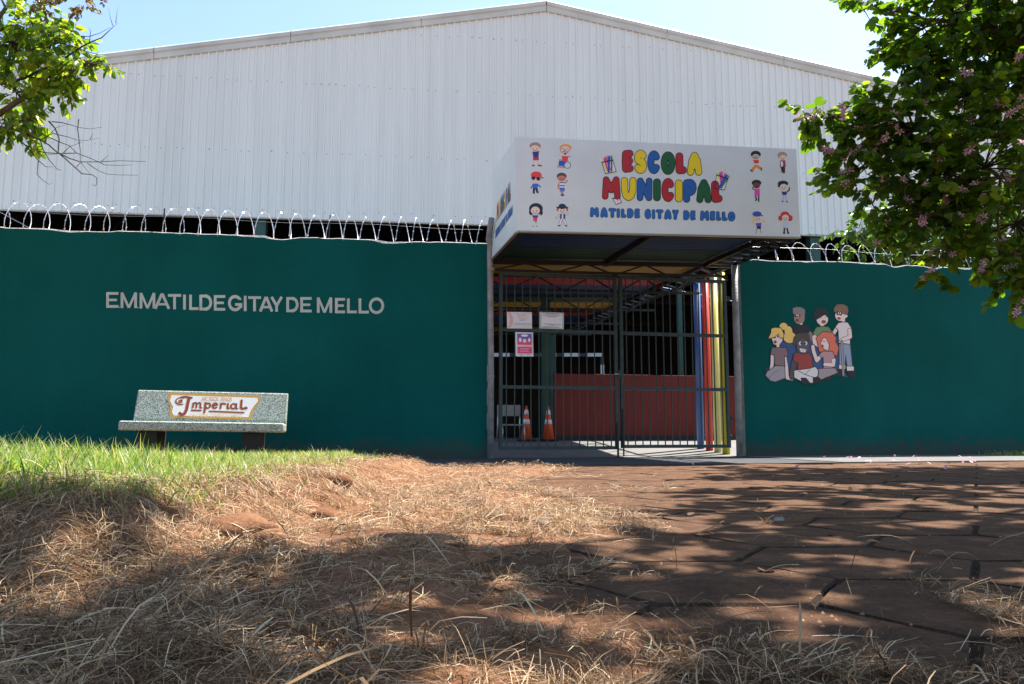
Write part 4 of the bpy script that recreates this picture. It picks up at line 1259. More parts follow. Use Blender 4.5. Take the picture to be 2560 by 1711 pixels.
# ------------------------------------------------------------------ covered walkway behind the gate
walk, ogW = wthing("walkway_roof", "striped corrugated walkway roof on black trusses behind the gate", "roof", 1.6, -3.5, 2.5)
ed = -0.22
k = 2
while ed > -7.6:
    nx2 = max(ed - 0.84, -7.7)
    corrugated(ed, nx2 - 0.02, 0.005, 2.95, 0.004 * (k % 2)).build("ceiling_sheet", SHEETS[k % 4], walk, ogW, True)
    ed = nx2; k += 1
for p in (-1.05, -2.75, -4.45, -6.15):
    MB().bar((0.0, -p, 2.30), (3.3, -p, 2.36), 0.035).build("chord", M_BLACK, walk, ogW)
    MB().bar((0.0, -p, zc(0) + 0.02), (3.3, -p, zc(3.3) + 0.02), 0.035).build("chord", M_BLACK, walk, ogW)
    for i in range(8):
        s0 = 0.02 + i * 0.4
        a, b = (2.31, zc(s0) + 0.02) if i % 2 else (zc(s0) + 0.02, 2.32)
        MB().bar((s0, -p + 0.003, a), (s0 + 0.4, -p + 0.003, b), 0.02).build("diagonal", M_BLACK, walk, ogW)
for s in (0.02, 2.93, 3.31):
    MB().bar((s, 0.22, zc(s)), (s, 7.6, zc(s)), 0.045).build("chord", M_BLACK, walk, ogW)
pz = np.linspace(-0.3, -7.5, 25)
for i in range(24):
    MB().bar((2.955, -pz[i], zc(2.95)), (3.285, -pz[i + 1], zc(3.3)), 0.024).build("diagonal", M_BLACK, walk, ogW)

# coloured pipes standing in a row along the right side
PC = [("yellow", (0.50, 0.44, 0.015), -0.42, 3.335), ("cream", (0.74, 0.70, 0.30), -0.68, 3.345), ("red", (0.60, 0.05, 0.035), -0.95, 3.35), ("blue", (0.05, 0.14, 0.36), -1.24, 3.355)]
PL = {"yellow": "yellow steel pipe post nearest the grey gate post", "cream": "pale cream pipe post between the red and yellow pipes", "red": "red steel pipe post between the blue and cream pipes", "blue": "blue pipe post at the far end of the pipe row"}
for nm, c, p, s in PC:
    o, og = wthing("pipe_post", PL[nm], "post", s, p, 0.03, "coloured pipe posts behind the gate")
    zb = 0.03 + 0.07 * (-p - 0.35)
    mm = mat(nm + "_pipe_paint", c, 0.35, var=0.06, vscale=6, spec=0.5)
    MB().tube([(s, -p, zb - 0.04), (s, -p, 1.2), (s, -p, zc(s) - 0.03)], 0.052, 18).build("pipe", mm, o, og, True)
    for z in (0.28, 2.2):
        MB().box((s + 0.045, -p - 0.012, z - 0.01), (s + 0.085, -p + 0.012, z + 0.01)).build("bracket", mm, o, og)
o, og = wthing("electrical_conduit", "thin white conduit running up between cream and yellow pipes", "conduit", 3.37, -0.56, 0.03)
MB().tube([(3.37, 0.55, 0.03), (3.37, 0.55, 2.45)], 0.012, 8).build("tube", M_WHITE, o, og, True)
for z in (0.5, 1.5):
    MB().box((3.355, 0.535, z), (3.385, 0.565, z + 0.02)).build("clip", M_GALV, o, og)

# low red wall, green columns, cones, chair and goal inside
o, og = wthing("low_wall", "low dark red wall inside the yard behind the gate", "wall", 1.64, -3.0, 0.2)
MB().box((1.64, 3.0, 0.18), (4.9, 3.15, 1.29)).build("panel", M_REDWALL, o, og, bevel=0.008)
MB().box((1.66, 2.985, 0.18), (4.9, 3.002, 0.27)).build("skirting", mat("dark_skirting", (0.03, 0.03, 0.035), 0.7), o, og)
for s, wdt, p, lab in ((1.53, 0.13, -3.2, "dark green column at left end of low red wall"), (4.05, 0.075, -3.4, "slim green column rising behind right end of low red wall")):
    o, og = wthing("column", lab, "column", s, p, 0.2, "green columns in the yard")
    MB().box((s - wdt / 2, -p - wdt / 2, 0.19), (s + wdt / 2, -p + wdt / 2, zc(s) + 0.4 if s < 2 else 2.9)).build("shaft", M_DKGREEN, o, og)
    MB().box((s - wdt / 2 - 0.03, -p - wdt / 2 - 0.03, 0.19), (s + wdt / 2 + 0.03, -p + wdt / 2 + 0.03, 0.215)).build("base_plate", M_DKGREEN, o, og)


def cone(px, label):
    s, _ = wp(px, 1100, -2.75)
    o, og = wthing("traffic_cone", label, "traffic cone", s, -2.75, 0.19, "traffic cones inside the gate")
    prof = lambda z: 0.098 - 0.083 * (z / 0.53)
    MB().box((s - 0.13, 2.62, 0.185), (s + 0.13, 2.88, 0.215)).build("base", M_DARKRUB, o, og, bevel=0.008)
    def ring(z0, z1, grow, m, nm, par=None):
        mb = MB()
        mb.tube([(s, 2.75, 0.215 + z0), (s, 2.75, 0.215 + z1)], [prof(z0) + grow, prof(z1) + grow], 20)
        return mb.build(nm, m, par or o, og, True)
    body = ring(0.0, 0.53, 0, M_CONE, "body")
    ring(0.24, 0.315, 0.003, M_WHITE, "reflective_band", body)
    ring(0.39, 0.465, 0.003, M_WHITE, "reflective_band", body)


cone(1316, "orange traffic cone standing nearer the white chair")
cone(1371, "orange traffic cone standing close to the low red wall")

o, og = wthing("school_chair", "white school chair on thin legs just inside the gate", "chair", 0.84, -2.9, 0.19)
cs, cy_ = 0.82, 2.85
M_CHAIR = mat("greyed_white_laminate", (0.26, 0.28, 0.28), 0.5, var=0.1, vscale=9)
MB().box((cs - 0.19, cy_ - 0.015, 0.46 + 0.12), (cs + 0.19, cy_ + 0.01, 0.46 + 0.30)).build("backrest", M_CHAIR, o, og, bevel=0.01)
MB().box((cs - 0.19, cy_ - 0.36, 0.425), (cs + 0.19, cy_ - 0.01, 0.45)).build("seat", M_CHAIR, o, og, bevel=0.008)
for a in (-1, 1):
    MB().tube([(cs + a * 0.18, cy_, 0.62), (cs + a * 0.18, cy_ - 0.005, 0.44), (cs + a * 0.19, cy_ + 0.03, 0.19)], 0.011, 8).build("leg", M_GALV, o, og, True)
    MB().tube([(cs + a * 0.17, cy_ - 0.34, 0.43), (cs + a * 0.18, cy_ - 0.36, 0.19)], 0.011, 8).build("leg", M_GALV, o, og, True)

# ------------------------------------------------------------------ sports hall behind
HZ = math.radians(7)
HU = np.array([math.cos(HZ), math.sin(HZ), 0]); HN = np.array([-math.sin(HZ), math.cos(HZ), 0]); HB = np.array([0, 18.0, 0.0])
hall = thing("sports_hall", "large sports hall clad in white ribbed metal sheets behind the wall", "building", HB, HZ)
RID = (0.82, 10.53)
SLL, SLR = 0.194, 0.172
HL, HR = -15.5, 17.5
ztop = lambda s: RID[1] - (SLL * (RID[0] - s) if s < RID[0] else SLR * (s - RID[0]))
ZB = 5.06
RIB = 0.172
NRIB = 6
nsh = int((HR - HL) / (RIB * NRIB)) + 1
for k in range(nsh):
    s0 = HL + k * RIB * NRIB
    prof = []
    for r_ in range(NRIB):
        b0 = s0 + r_ * RIB
        prof += [(b0, 0), (b0 + 0.012, -0.032), (b0 + 0.042, -0.032), (b0 + 0.054, 0)]
    prof.append((s0 + RIB * NRIB, 0))
    out = []
    for i, (a, b) in enumerate(prof):
        if i and prof[i - 1][0] < RID[0] < a:
            out.append((RID[0], b))
        out.append((a, b))
    vs = []
    off = 0.0015 * (k % 2)
    for a, b in out:
        vs += [(a, b + off, ZB + random.Random(k).uniform(-0.012, 0.012)), (a, b + off, ztop(a) - 0.05)]
    MB().add(vs, [(2 * i, 2 * i + 2, 2 * i + 3, 2 * i + 1) for i in range(len(out) - 1)]).build("cladding_sheet", M_CLAD, hall)
# screw heads in rows
mb = MB()
for z, dz in ((5.24, 0.0), (6.58, 0.0), (8.22, 0.0), (9.55, 0.0)):
    s = HL + 0.1
    while s < HR:
        r_ = random.Random(int(s * 100) + int(z * 7))
        s += RIB * r_.choice((0.5, 1.5, 2, 2.5))
        ss_ = HL + round((s - HL) / RIB) * RIB + 0.11 + r_.uniform(-0.02, 0.02)
        if z < ztop(ss_) - 0.35:
            zz = z + r_.uniform(-0.02, 0.02)
            R_ = 0.010
            mb.add([(ss_ + R_ * math.cos(t * math.pi / 3), -0.008, zz + R_ * math.sin(t * math.pi / 3)) for t in range(6)] + [(ss_ + R_ * math.cos(t * math.pi / 3), 0.0, zz + R_ * math.sin(t * math.pi / 3)) for t in range(6)],
                   [tuple(range(6))] + [(t, t + 6, (t + 1) % 6 + 6, (t + 1) % 6) for t in range(6)])
mb.build("screw_heads", M_SCREW, hall, kind="stuff")
# verge flashing in lengths, with a rolled top
for s0, s1 in [(RID[0] - 2.95 * (i + 1), RID[0] - 2.95 * i - 0.012) for i in range(6)] + [(RID[0] + 2.95 * i + 0.012, RID[0] + 2.95 * (i + 1)) for i in range(6)]:
    mb = MB()
    sec = [(0.02, -0.28), (-0.05, -0.28), (-0.055, -0.16), (-0.085, -0.13), (-0.085, -0.05), (-0.04, 0.0), (0.12, 0.0)]
    vs = []
    for s in (s0, s1):
        vs += [(s, y, ztop(s) + 0.06 + z) for y, z in sec]
    n_ = len(sec)
    mb.add(vs, [(i, n_ + i, n_ + i + 1, i + 1) for i in range(n_ - 1)])
    mb.build("verge_flashing", M_TRIM, hall)
# bottom trim, roof, closed sides and back, floor
MB().box((HL, -0.03, ZB - 0.03), (HR, 0.05, ZB - 0.002)).build("base_trim", M_EDGE, hall)
DEEP = 26
roof = MB()
for a, b in ((HL, RID[0]), (RID[0], HR)):
    roof.add([(a, 0.03, ztop(a) + 0.02), (b, 0.03, ztop(b) + 0.02), (b, DEEP, ztop(b) + 0.02), (a, DEEP, ztop(a) + 0.02)], [(0, 1, 2, 3)])
roof.build("roof", M_HALLIN, hall)
MB().add([(HL, DEEP, 0.1), (HR, DEEP, 0.1), (HR, DEEP, ztop(HR)), (RID[0], DEEP, RID[1]), (HL, DEEP, ztop(HL))], [(0, 1, 2, 3, 4)]).build("back_wall", M_HALLIN, hall)
for s in (HL + 0.02, HR - 0.02):
    MB().add([(s, 0.05, 0.1), (s, DEEP, 0.1), (s, DEEP, ztop(s)), (s, 0.05, ztop(s))], [(0, 1, 2, 3)]).build("side_wall", M_HALLIN, hall)
for s in (-11.5, -5.63, 0.9, 7.4, 13.6):
    MB().box((s - 0.12, 0.06, 0.1), (s + 0.12, 0.3, ZB + 0.4)).build("column", M_DKGREEN, hall)
for y in (0.4, 6, 12, 18):
    MB().bar((HL, y, 5.35), (HR, y, 5.35), 0.12).build("truss_chord", M_BLACK, hall)
    for i in range(16):
        a = HL + i * 2.06
        MB().bar((a, y + 0.01, 5.36), (a + 2.06, y + 0.01, (ztop(a + 2.06) - 0.1) if i % 2 == 0 else 5.9), 0.07).build("truss_web", M_BLACK, hall)
o = MB().add([(HL, -1.6, 0.204), (HR, -1.6, 0.204), (HR, DEEP, 0.204), (HL, DEEP, 0.204)], [(0, 1, 2, 3)]).build("court_floor", M_HALLFLOOR)
o.location = HB; o.rotation_euler = (0, 0, HZ); o["kind"] = "structure"

gl = thing("football_goal", "black and white banded goal frame in the dark hall", "goal", (-0.66, 20.5, 0.2))
seg = 0.2
pth = [(-0.0, 0.0, 2.11), (3.0, 0.0, 2.11)]
M_GW = mat("goal_white", (0.6, 0.6, 0.58), 0.5); M_GB = mat("goal_black", (0.02, 0.02, 0.02), 0.5)


def goalbar(a, b):
    a = np.array(a, float); b = np.array(b, float)
    n_ = int(np.linalg.norm(b - a) / seg)
    mb = MB()
    for i in range(n_):
        mb.bar(a + (b - a) * i / n_, a + (b - a) * (i + 1) / n_, 0.09, 0.09, 0 if i % 3 else 1)
    mb.build("crossbar" if a[2] == b[2] else "goal_upright", [M_GW, M_GB], gl)


goalbar((0.0, 0, 2.11), (3.0, 0, 2.11))
goalbar((0.0, 0, 0), (0.0, 0, 2.06))
goalbar((2.98, 0, 0), (2.98, 0, 2.06))

# ------------------------------------------------------------------ bench
bn, ogB = wthing("park_bench", "terrazzo concrete bench with painted advert against the teal wall", "bench", -3.13, 1.3, 0.0)


def slab(sec, s0, s1, nm, m, bevel=0.014):
    """cross-section (p, z) extruded along the wall"""
    n_ = len(sec)
    mb = MB().add([(s0, -p, z) for p, z in sec] + [(s1, -p, z) for p, z in sec],
                  [tuple(range(n_)), tuple(range(2 * n_ - 1, n_ - 1, -1))] + [(i, n_ + i, n_ + (i + 1) % n_, (i + 1) % n_) for i in range(n_)])
    bm = bmesh.new(); me = mb.mesh(nm, m, ogB); bm.from_mesh(me)
    bmesh.ops.recalc_face_normals(bm, faces=bm.faces[:])
    bmesh.ops.bevel(bm, geom=bm.edges[:], offset=bevel, segments=3, affect='EDGES', profile=0.5)
    bm.to_mesh(me); bm.free()
    return link(nm, me, bn)


slab([(1.54, 0.325), (1.54, 0.405), (1.52, 0.418), (1.10, 0.412), (1.10, 0.325)], -3.90, -2.395, "seat", M_TERR, 0.02)
BACK = slab([(1.105, 0.36), (1.105, 0.44), (0.985, 0.735), (0.915, 0.735), (1.03, 0.36)], -3.87, -2.40, "backrest", M_TERR, 0.012)
for s in (-3.66, -2.70):
    slab([(1.44, -0.05), (1.44, 0.322), (1.0, 0.322), (1.02, -0.05)], s - 0.09, s + 0.09, "leg", M_LEG, 0.008)
# painted advert on the backrest: drawn in the tilted plane of the back
b0 = np.array([-3.87, -1.105, 0.44]); upv = np.array([0, 0.12, 0.295]); upv /= np.linalg.norm(upv); nrm = np.array([0, -upv[2], upv[1]])
KB = lambda x, y: ((x - 372) / 1757 * 1.47, (520 - y) / 345 * 0.318)


def backdraw(name, layers, cell, k=1.9, base=0.0015):
    mb = MB(); mats = []
    for li, (c, prims, *g) in enumerate(layers):
        m = paint(c, k)
        if m not in mats:
            mats.append(m)
        for poly in ink(prims, cell, g[0] if g else 0):
            q = [KB(x, y) for x, y in poly][::-1]
            mb.add([b0 + np.array([u_, 0, 0]) + upv * (v_ + 0.01) + nrm * (base + 0.0007 * li) for u_, v_ in q], [tuple(range(len(q)))], mats.index(m))
    return mb.build(name, mats, BACK, ogB)


pl = [(735, 215), (1790, 228), (1800, 270), (1745, 360), (1720, 420), (1700, 512), (795, 505), (770, 460), (775, 380), (725, 290)]
cx_, cy2 = 1262, 366
pin = [(cx_ + (x - cx_) * 0.94, cy2 + (y - cy2) * 0.80) for x, y in pl]
GOLD = (140, 104, 46); CRM = (166, 162, 156); BRN = (96, 42, 28); TAN = (150, 106, 60)


def script_word(dx, dy):
    T = lambda pts: [(x + dx, y + dy) for x, y in pts]
    arc = lambda cx, cy, rx, ry, a0, a1, n=14: [(cx + rx * math.cos(math.radians(a0 + (a1 - a0) * i / n)), cy + ry * math.sin(math.radians(a0 + (a1 - a0) * i / n))) for i in range(n + 1)]
    L = []
    L.append(('c', T(arc(880, 308, 58, 42, 300, 60)), 6))                                   # round flourish
    L.append(('c', T([(862, 300), (880, 292), (892, 302), (892, 326)]), 5)); L.append(('c', T(arc(872, 316, 15, 12, 0, 360)), 5))   # small a
    L.append(('c', T([(880, 262), (930, 256), (998, 268)]), 11)); L.append(('c', T([(968, 272), (962, 340), (958, 410), (940, 460), (905, 474), (886, 455)]), 16))    # capital J-like I
    x = 1025
    L += [('c', T([(x, 330), (x, 386)]), 9), ('c', T([(x, 340), (x + 25, 322), (x + 40, 340), (x + 40, 386)]), 9), ('c', T([(x + 40, 340), (x + 68, 322), (x + 84, 340), (x + 84, 380), (x + 100, 388)]), 9)]   # m
    L += [('c', T([(1165, 325), (1165, 440)]), 11), ('c', T(arc(1195, 358, 28, 30, 0, 360)), 9)]                                                                 # p
    L += [('c', T([(1250, 358), (1300, 348)] + arc(1278, 356, 28, 30, -20, -320)), 9)]                                                                                  # e
    L += [('c', T([(1345, 328), (1345, 388)]), 10), ('c', T([(1345, 350), (1370, 326), (1395, 335)]), 9)]                                                            # r
    L += [('c', T([(1425, 330), (1425, 380), (1440, 388)]), 10)]                                                                                                     # i
    L += [('c', T(arc(1492, 358, 30, 30, 0, 360)), 9), ('c', T([(1524, 330), (1524, 380), (1540, 388)]), 10)]                                                        # a
    L += [('c', T([(1582, 285), (1582, 375), (1605, 388), (1640, 372)]), 12), ('c', T(arc(1642, 378, 14, 12, 0, 300)), 5)]                                            # l and end curl
    L += [('x', T([(1010, 416)])[0], T([(1130, 418)])[0], 8), ('x', T([(1215, 424)])[0], T([(1630, 433)])[0], 8)]
    return L


backdraw("advert_panel", [(GOLD, [('p', pl, 6)]), (CRM, [('p', pin, 6)]), (TAN, script_word(-10, 6)), (BRN, script_word(0, 0))], 6.0)


def text_part(txt, s_len, u0, v0, c, name):
    cu = bpy.data.curves.new("txt", 'FONT')
    cu.body = txt; cu.size = 1.0; cu.offset = 0.02
    tmp = bpy.data.objects.new("txt", cu); COL.objects.link(tmp)
    bpy.context.view_layer.update()
    me = bpy.data.meshes.new_from_object(tmp.evaluated_get(bpy.context.evaluated_depsgraph_get()))
    bpy.data.objects.remove(tmp)
    co = np.empty(len(me.vertices) * 3); me.vertices.foreach_get("co", co); co = co.reshape(-1, 3)
    wx = co[:, 0].max() - co[:, 0].min(); sc = s_len / wx
    co2 = np.array([b0 + np.array([u0 + (x - co[:, 0].min()) * sc, 0, 0]) + upv * (v0 + y * sc * 1.5 + 0.01) + nrm * 0.0052 for x, y, _ in co]) - np.array(ogB)
    me.vertices.foreach_set("co", co2.astype(np.float32).ravel())
    me.materials.clear(); me.materials.append(paint(c, 1.9)); me.update()
    link(name, me, BACK)


text_part("ARTIGOS  FINOS", KB(1465, 0)[0] - KB(1110, 0)[0], KB(1110, 0)[0], KB(0, 300)[1], TAN, "advert_lettering")
text_part("CALÇADOS, CHAPÉUS E CAMISAS", KB(1600, 0)[0] - KB(1000, 0)[0], KB(1000, 0)[0], KB(0, 497)[1], (162, 136, 92), "advert_lettering")
bn.rotation_euler = (0, math.radians(0.8), AZ)

# ------------------------------------------------------------------ trees and shrubs
def rot_frames(d, nrm):
    """columns: x (across), y (along), z (normal)"""
    d = d / (np.linalg.norm(d, axis=1, keepdims=True) + 1e-9)
    x = np.cross(d, nrm); x /= (np.linalg.norm(x, axis=1, keepdims=True) + 1e-9)
    z = np.cross(x, d)
    return np.stack([x, d, z], 2)


T_BAUH = (np.array([(0, 0, 0), (0, .74, -.04), (.33, .04, .10), (.50, .42, .16), (.40, .86, .10), (.15, 1.0, .02), (-.33, .04, .10), (-.50, .42, .16), (-.40, .86, .10), (-.15, 1.0, .02)]),
          np.array([(0, 2, 3, 4, 5, 1), (0, 1, 9, 8, 7, 6)]))
T_OVATE = (np.array([(0, 0, 0), (0, 1.0, -.14), (.24, .16, .05), (.31, .42, .06), (.19, .76, -.03), (.05, .95, -.12), (-.24, .16, .05), (-.31, .42, .06), (-.19, .76, -.03), (-.05, .95, -.12)]),
           np.array([(0, 2, 3, 4, 5, 1), (0, 1, 9, 8, 7, 6)]))


def foliage(lobes, per, size, droop, seed, spread=0.26, shell=0.42):
    """lobes: (centre, radii, clusters). returns leaf bases, frames, sizes and the twigs that carry them"""
    rg = np.random.default_rng(seed)
    B, D, N, twigs = [], [], [], []
    for c, rad, ncl in lobes:
        v = rg.normal(size=(ncl, 3)); v /= np.linalg.norm(v, axis=1, keepdims=True)
        u = rg.random((ncl, 1)) ** shell
        cen = np.array(c) + v * u * np.array(rad)
        tw = v * 0.8 + rg.normal(size=(ncl, 3)) * 0.6 + np.array([0, 0, -0.15])
        tw /= np.linalg.norm(tw, axis=1, keepdims=True)
        L = spread * (0.7 + 0.6 * rg.random((ncl, 1)))
        for k in range(ncl):
            twigs.append((np.array(c), cen[k], cen[k] + tw[k] * L[k]))
        t = (np.arange(per) + 0.5) / per
        base = cen[:, None, :] + tw[:, None, :] * L[:, None, :] * t[None, :, None]
        sd_ = np.cross(tw, np.array([0, 0, 1.0])) + 1e-4
        sd_ /= np.linalg.norm(sd_, axis=1, keepdims=True)
        sg = np.where(np.arange(per) % 2 == 0, 1, -1)[None, :, None]
        d = tw[:, None, :] * 0.55 + sd_[:, None, :] * sg * 0.8 + rg.normal(size=(ncl, per, 3)) * 0.35 + np.array([0, 0, -droop])
        n = np.array([0, 0, 1.0]) + rg.normal(size=(ncl, per, 3)) * 0.45 + d * 0.0
        B.append(base.reshape(-1, 3)); D.append(d.reshape(-1, 3)); N.append(n.reshape(-1, 3))
    B = np.concatenate(B); D = np.concatenate(D); N = np.concatenate(N)
    S = size[0] + (size[1] - size[0]) * rg.random(len(B)) ** 0.8
    return B, rot_frames(D, N), S, twigs


def in_frame(P, mx=40):
    v = P - CAM
    zc_ = v[:, 1] * math.cos(PITCH) + v[:, 2] * math.sin(PITCH); yc = -v[:, 1] * math.sin(PITCH) + v[:, 2] * math.cos(PITCH)
    px = 1280 + F * v[:, 0] / zc_; py = 855.5 - F * yc / zc_
    return (px > -mx) & (px < 2560 + mx) & (py > -mx) & (py < 1711 + mx), np.linalg.norm(v, axis=1)


def leaf_objects(B, R, S, tpl, m, tree, loc, name="leaf", crown="crown", nsingle=300):
    ok, dist = in_frame(B, 0)
    order = np.argsort(np.where(ok, dist, 1e6))
    single = order[:nsingle] if nsingle else np.array([], int)
    keep = np.ones(len(B), bool); keep[single] = False
    tv, tf = tpl
    b, r, s = B[keep], R[keep], S[keep]
    V = np.einsum('nij,kj->nki', r, tv) * s[:, None, None] + b[:, None, :] - np.array(loc)
    k = len(tv)
    Fc = (tf[None, :, :] + (np.arange(len(b)) * k)[:, None, None]).reshape(-1, tf.shape[1])
    o = link(crown, fastmesh(crown, V.reshape(-1, 3), Fc, m), tree)
    o["kind"] = "stuff"
    if nsingle:
        me = fastmesh(name, tv.astype(float), tf, m)
        for i in single:
            lo = link(name, me, tree)
            M4 = np.eye(4); M4[:3, :3] = R[i] * S[i]; M4[:3, 3] = B[i] - np.array(loc)
            lo.matrix_local = Matrix(M4.tolist())
    return o


def curve(a, b, sag=0.0, n=6, wob=0.0, rg=None):
    a = np.array(a, float); b = np.array(b, float)
    out = []
    L = np.linalg.norm(b - a)
    for i in range(n + 1):
        t = i / n
        p = a + (b - a) * t + np.array([0, 0, sag * L * math.sin(math.pi * t)])
        if wob and 0 < i < n:
            p = p + (rg.random(3) - 0.5) * wob * L
        out.append(p)
    return out


def wood(twigs, limbs, trunk, tree, loc, rg, thin=0.004, mt=M_BARK, mw=M_TWIG):
    """limbs: polylines with radii; every lobe hangs on the nearest limb point; twigs joined as one part"""
    loc = tuple(loc)
    MB().tube(trunk[0], trunk[1], 12).build("trunk", mt, tree, loc, True)
    pts = []
    for pl_, rs in limbs:
        MB().tube(pl_, rs, 8).build("branch", mt, tree, loc, True)
        pts += [(p, r) for p, r in zip(pl_, rs)]
    P = np.array([p for p, _ in pts])
    done = {}
    mb = MB()
    for lc, c0, c1 in twigs:
        key = tuple(np.round(lc, 3))
        if key not in done:
            i = int(np.argmin(np.linalg.norm(P - lc, axis=1)))
            cv = curve(P[i], lc, 0.08, 6, 0.06, rg)
            MB().tube(cv, list(np.linspace(min(pts[i][1] * 0.7, 0.03), 0.008, len(cv))), 6).build("branch", mt, tree, loc, True)
            done[key] = 1
        mb.tube([lc, (lc + c0) / 2 + (rg.random(3) - 0.5) * 0.06, c0, c1], [thin * 1.5, thin * 1.2, thin, thin * 0.5], 3, cap=False)
    o = mb.build("twigs", mw, tree, loc)
    o["kind"] = "stuff"


# flowering tree on the right: crown reaches out over the pavement and shades the foreground
rg = np.random.default_rng(5)
TL = np.array([5.9, 6.0, 0.0])
bau = thing("flowering_tree", "large pink flowering tree with dark leaves overhanging the right side", "tree", TL)
vis = [(2500, 110, 7.2, .62, 66), (2380, 30, 7.2, .45, 38), (2310, 70, 7.1, .28, 14), (2230, 30, 7.2, .26, 9), (2160, 25, 7.3, .12, 3), (2420, 240, 7.0, .58, 44), (2310, 190, 7.1, .34, 18), (2260, 165, 7.1, .14, 4),
       (2270, 330, 6.9, .36, 24), (2150, 330, 6.8, .22, 9), (2075, 292, 6.8, .16, 7), (2015, 292, 6.8, .10, 5), (2190, 275, 6.9, .14, 5),
       (2460, 420, 6.8, .66, 60), (2320, 440, 6.8, .42, 30), (2190, 430, 6.8, .24, 9), (2110, 470, 6.8, .10, 3), (2540, 560, 6.7, .5, 40), (2390, 560, 6.8, .40, 24), (2270, 540, 6.8, .26, 10), (2180, 510, 6.8, .12, 3),
       (2120, 380, 6.8, .16, 7), (2215, 310, 6.9, .2, 8), (2150, 400, 6.8, .2, 8), (2340, 490, 6.8, .3, 14), (2240, 490, 6.8, .14, 4), (2300, 100, 7.2, .3, 12), (2430, 330, 6.9, .4, 24), (2500, 640, 6.7, .28, 12), (2560, 690, 6.6, .20, 8), (2350, 650, 6.8, .14, 3), (2440, -40, 7.2, .4, 24), (2560, 10, 7.2, .45, 26), (2600, 150, 7.1, .5, 26), (2700, 300, 7.0, .9, 60), (2750, 600, 6.8, .8, 40), (2650, 60, 7.2, .7, 40)]
lobes = [(at(px, py, Y), (r, r, r * 0.85), int(n * 0.95 + 1)) for px, py, Y, r, n in vis]
bd_y = [-1, 1.2, 1.75, 1.98, 2.12, 2.6, 4.2, 7.0, 9]; bd_x = [-2.9, -2.7, -2.3, -1.2, -0.42, 0.15, 0.62, 1.6, 2.3]
shade = []
for gx_ in np.arange(-3.1, 5.2, 0.46):
    for gy_ in np.arange(-0.3, 7.4, 0.46):
        x = gx_ + rg.uniform(-.18, .18); y = gy_ + rg.uniform(-.18, .18)
        if x < np.interp(y, bd_y, bd_x) + 0.18 or rg.random() < (0.15 if (x < 0.1 and y < 2.0) else 0.25):
            continue
        if 4.5 < y < 6.2 and x > 0.9:
            continue
        z = max(3.7, 0.79 * y + 0.95) + rg.uniform(0, 0.7)
        if x > 0.75 * y + 0.5:
            z = rg.uniform(3.6, 5.0)
        shade.append((np.array([x + 0.4117 * z, y + 0.4046 * z, z]), (0.30, 0.30, 0.26), 13))
B1, R1, S1_, tw1 = foliage(lobes, 12, (0.04, 0.105), 0.6, 1, 0.28)
B2, R2, S2_, tw2 = foliage(shade, 11, (0.06, 0.12), 0.3, 2, 0.3)
limbs = []
top = TL + np.array([-0.1, 0.05, 1.9])
for tgt, r0 in (((3.6, 6.9, 3.0), .045), ((3.6, 4.6, 3.9), .06), ((5.0, 7.6, 4.2), .07), ((1.9, 4.0, 4.2), .05), ((4.4, 3.2, 4.2), .05), ((6.8, 4.2, 4.0), .06), ((3.6, 8.0, 4.9), .05), ((4.0, 6.8, 2.5), .045)):
    cv = curve(top, tgt, 0.10, 8, 0.04, rg)
    limbs.append((cv, list(np.linspace(r0, 0.016, len(cv)))))
trunk = ([TL + np.array([0.05, 0, -0.1]), TL + np.array([0, 0, 0.5]), TL + np.array([-0.06, 0.03, 1.2]), top], [0.17, 0.13, 0.115, 0.10])
wood(tw1 + tw2, limbs, trunk, bau, TL, rg)
leaf_objects(np.concatenate([B1, B2]), np.concatenate([R1, R2]), np.concatenate([S1_, S2_]), T_BAUH, M_BAUH, bau, TL)
# five-petalled flowers
fv, ff = [], []
for k in range(5):
    a = 2 * math.pi * k / 5 + 0.2
    c, s = math.cos(a), math.sin(a)
    lg_ = (1.0, 0.82, 0.95, 0.7, 0.9)[k]; up_ = (0.2, 0.5, 0.1, 0.7, 0.35)[k]
    q = [(0.05, 0, 0), (0.42 * lg_, 0.15, 0.22 + up_ * 0.3), (0.78 * lg_, 0.17, 0.2 + up_ * 0.6), (1.0 * lg_, 0.03, 0.08 + up_ * 0.6), (0.8 * lg_, -0.13, 0.2 + up_ * 0.6), (0.42 * lg_, -0.14, 0.22 + up_ * 0.3)]
    b_ = len(fv)
    fv += [(x * c - y * s, x * s + y * c, z) for x, y, z in q]
    ff.append([b_ + i for i in range(6)])
fme = fastmesh("flower", np.array(fv), np.array(ff), M_FLOWER)
ok, dist = in_frame(B1, 0)
cand = np.flatnonzero(ok)
near = cand[np.argsort(dist[cand] + rg.random(len(cand)) * 1.2)][:1500]
low = np.array([c for c in near])
seeds = rg.choice(low, 80, replace=False)
pick = [int(c) for sd2 in seeds for c in cand[np.argsort(np.linalg.norm(B1[cand] - B1[sd2], axis=1) + 0.03 * rg.random(len(cand)))[:int(rg.integers(2, 8))]]][:300]
for i in pick:
    d = CAM - B1[i]; d /= np.linalg.norm(d)
    nz_ = d * 0.9 + rg.normal(size=3) * 0.55
    nz_ /= np.linalg.norm(nz_)
    xx = np.cross(nz_, rg.normal(size=3)); xx /= np.linalg.norm(xx)
    sc = rg.uniform(0.026, 0.046)
    M4 = np.eye(4); M4[:3, :3] = np.stack([xx, np.cross(nz_, xx), nz_], 1) * sc; M4[:3, 3] = B1[i] + d * 0.06 - TL
    fo = link("flower", fme, bau)
    fo.matrix_local = Matrix(M4.tolist())

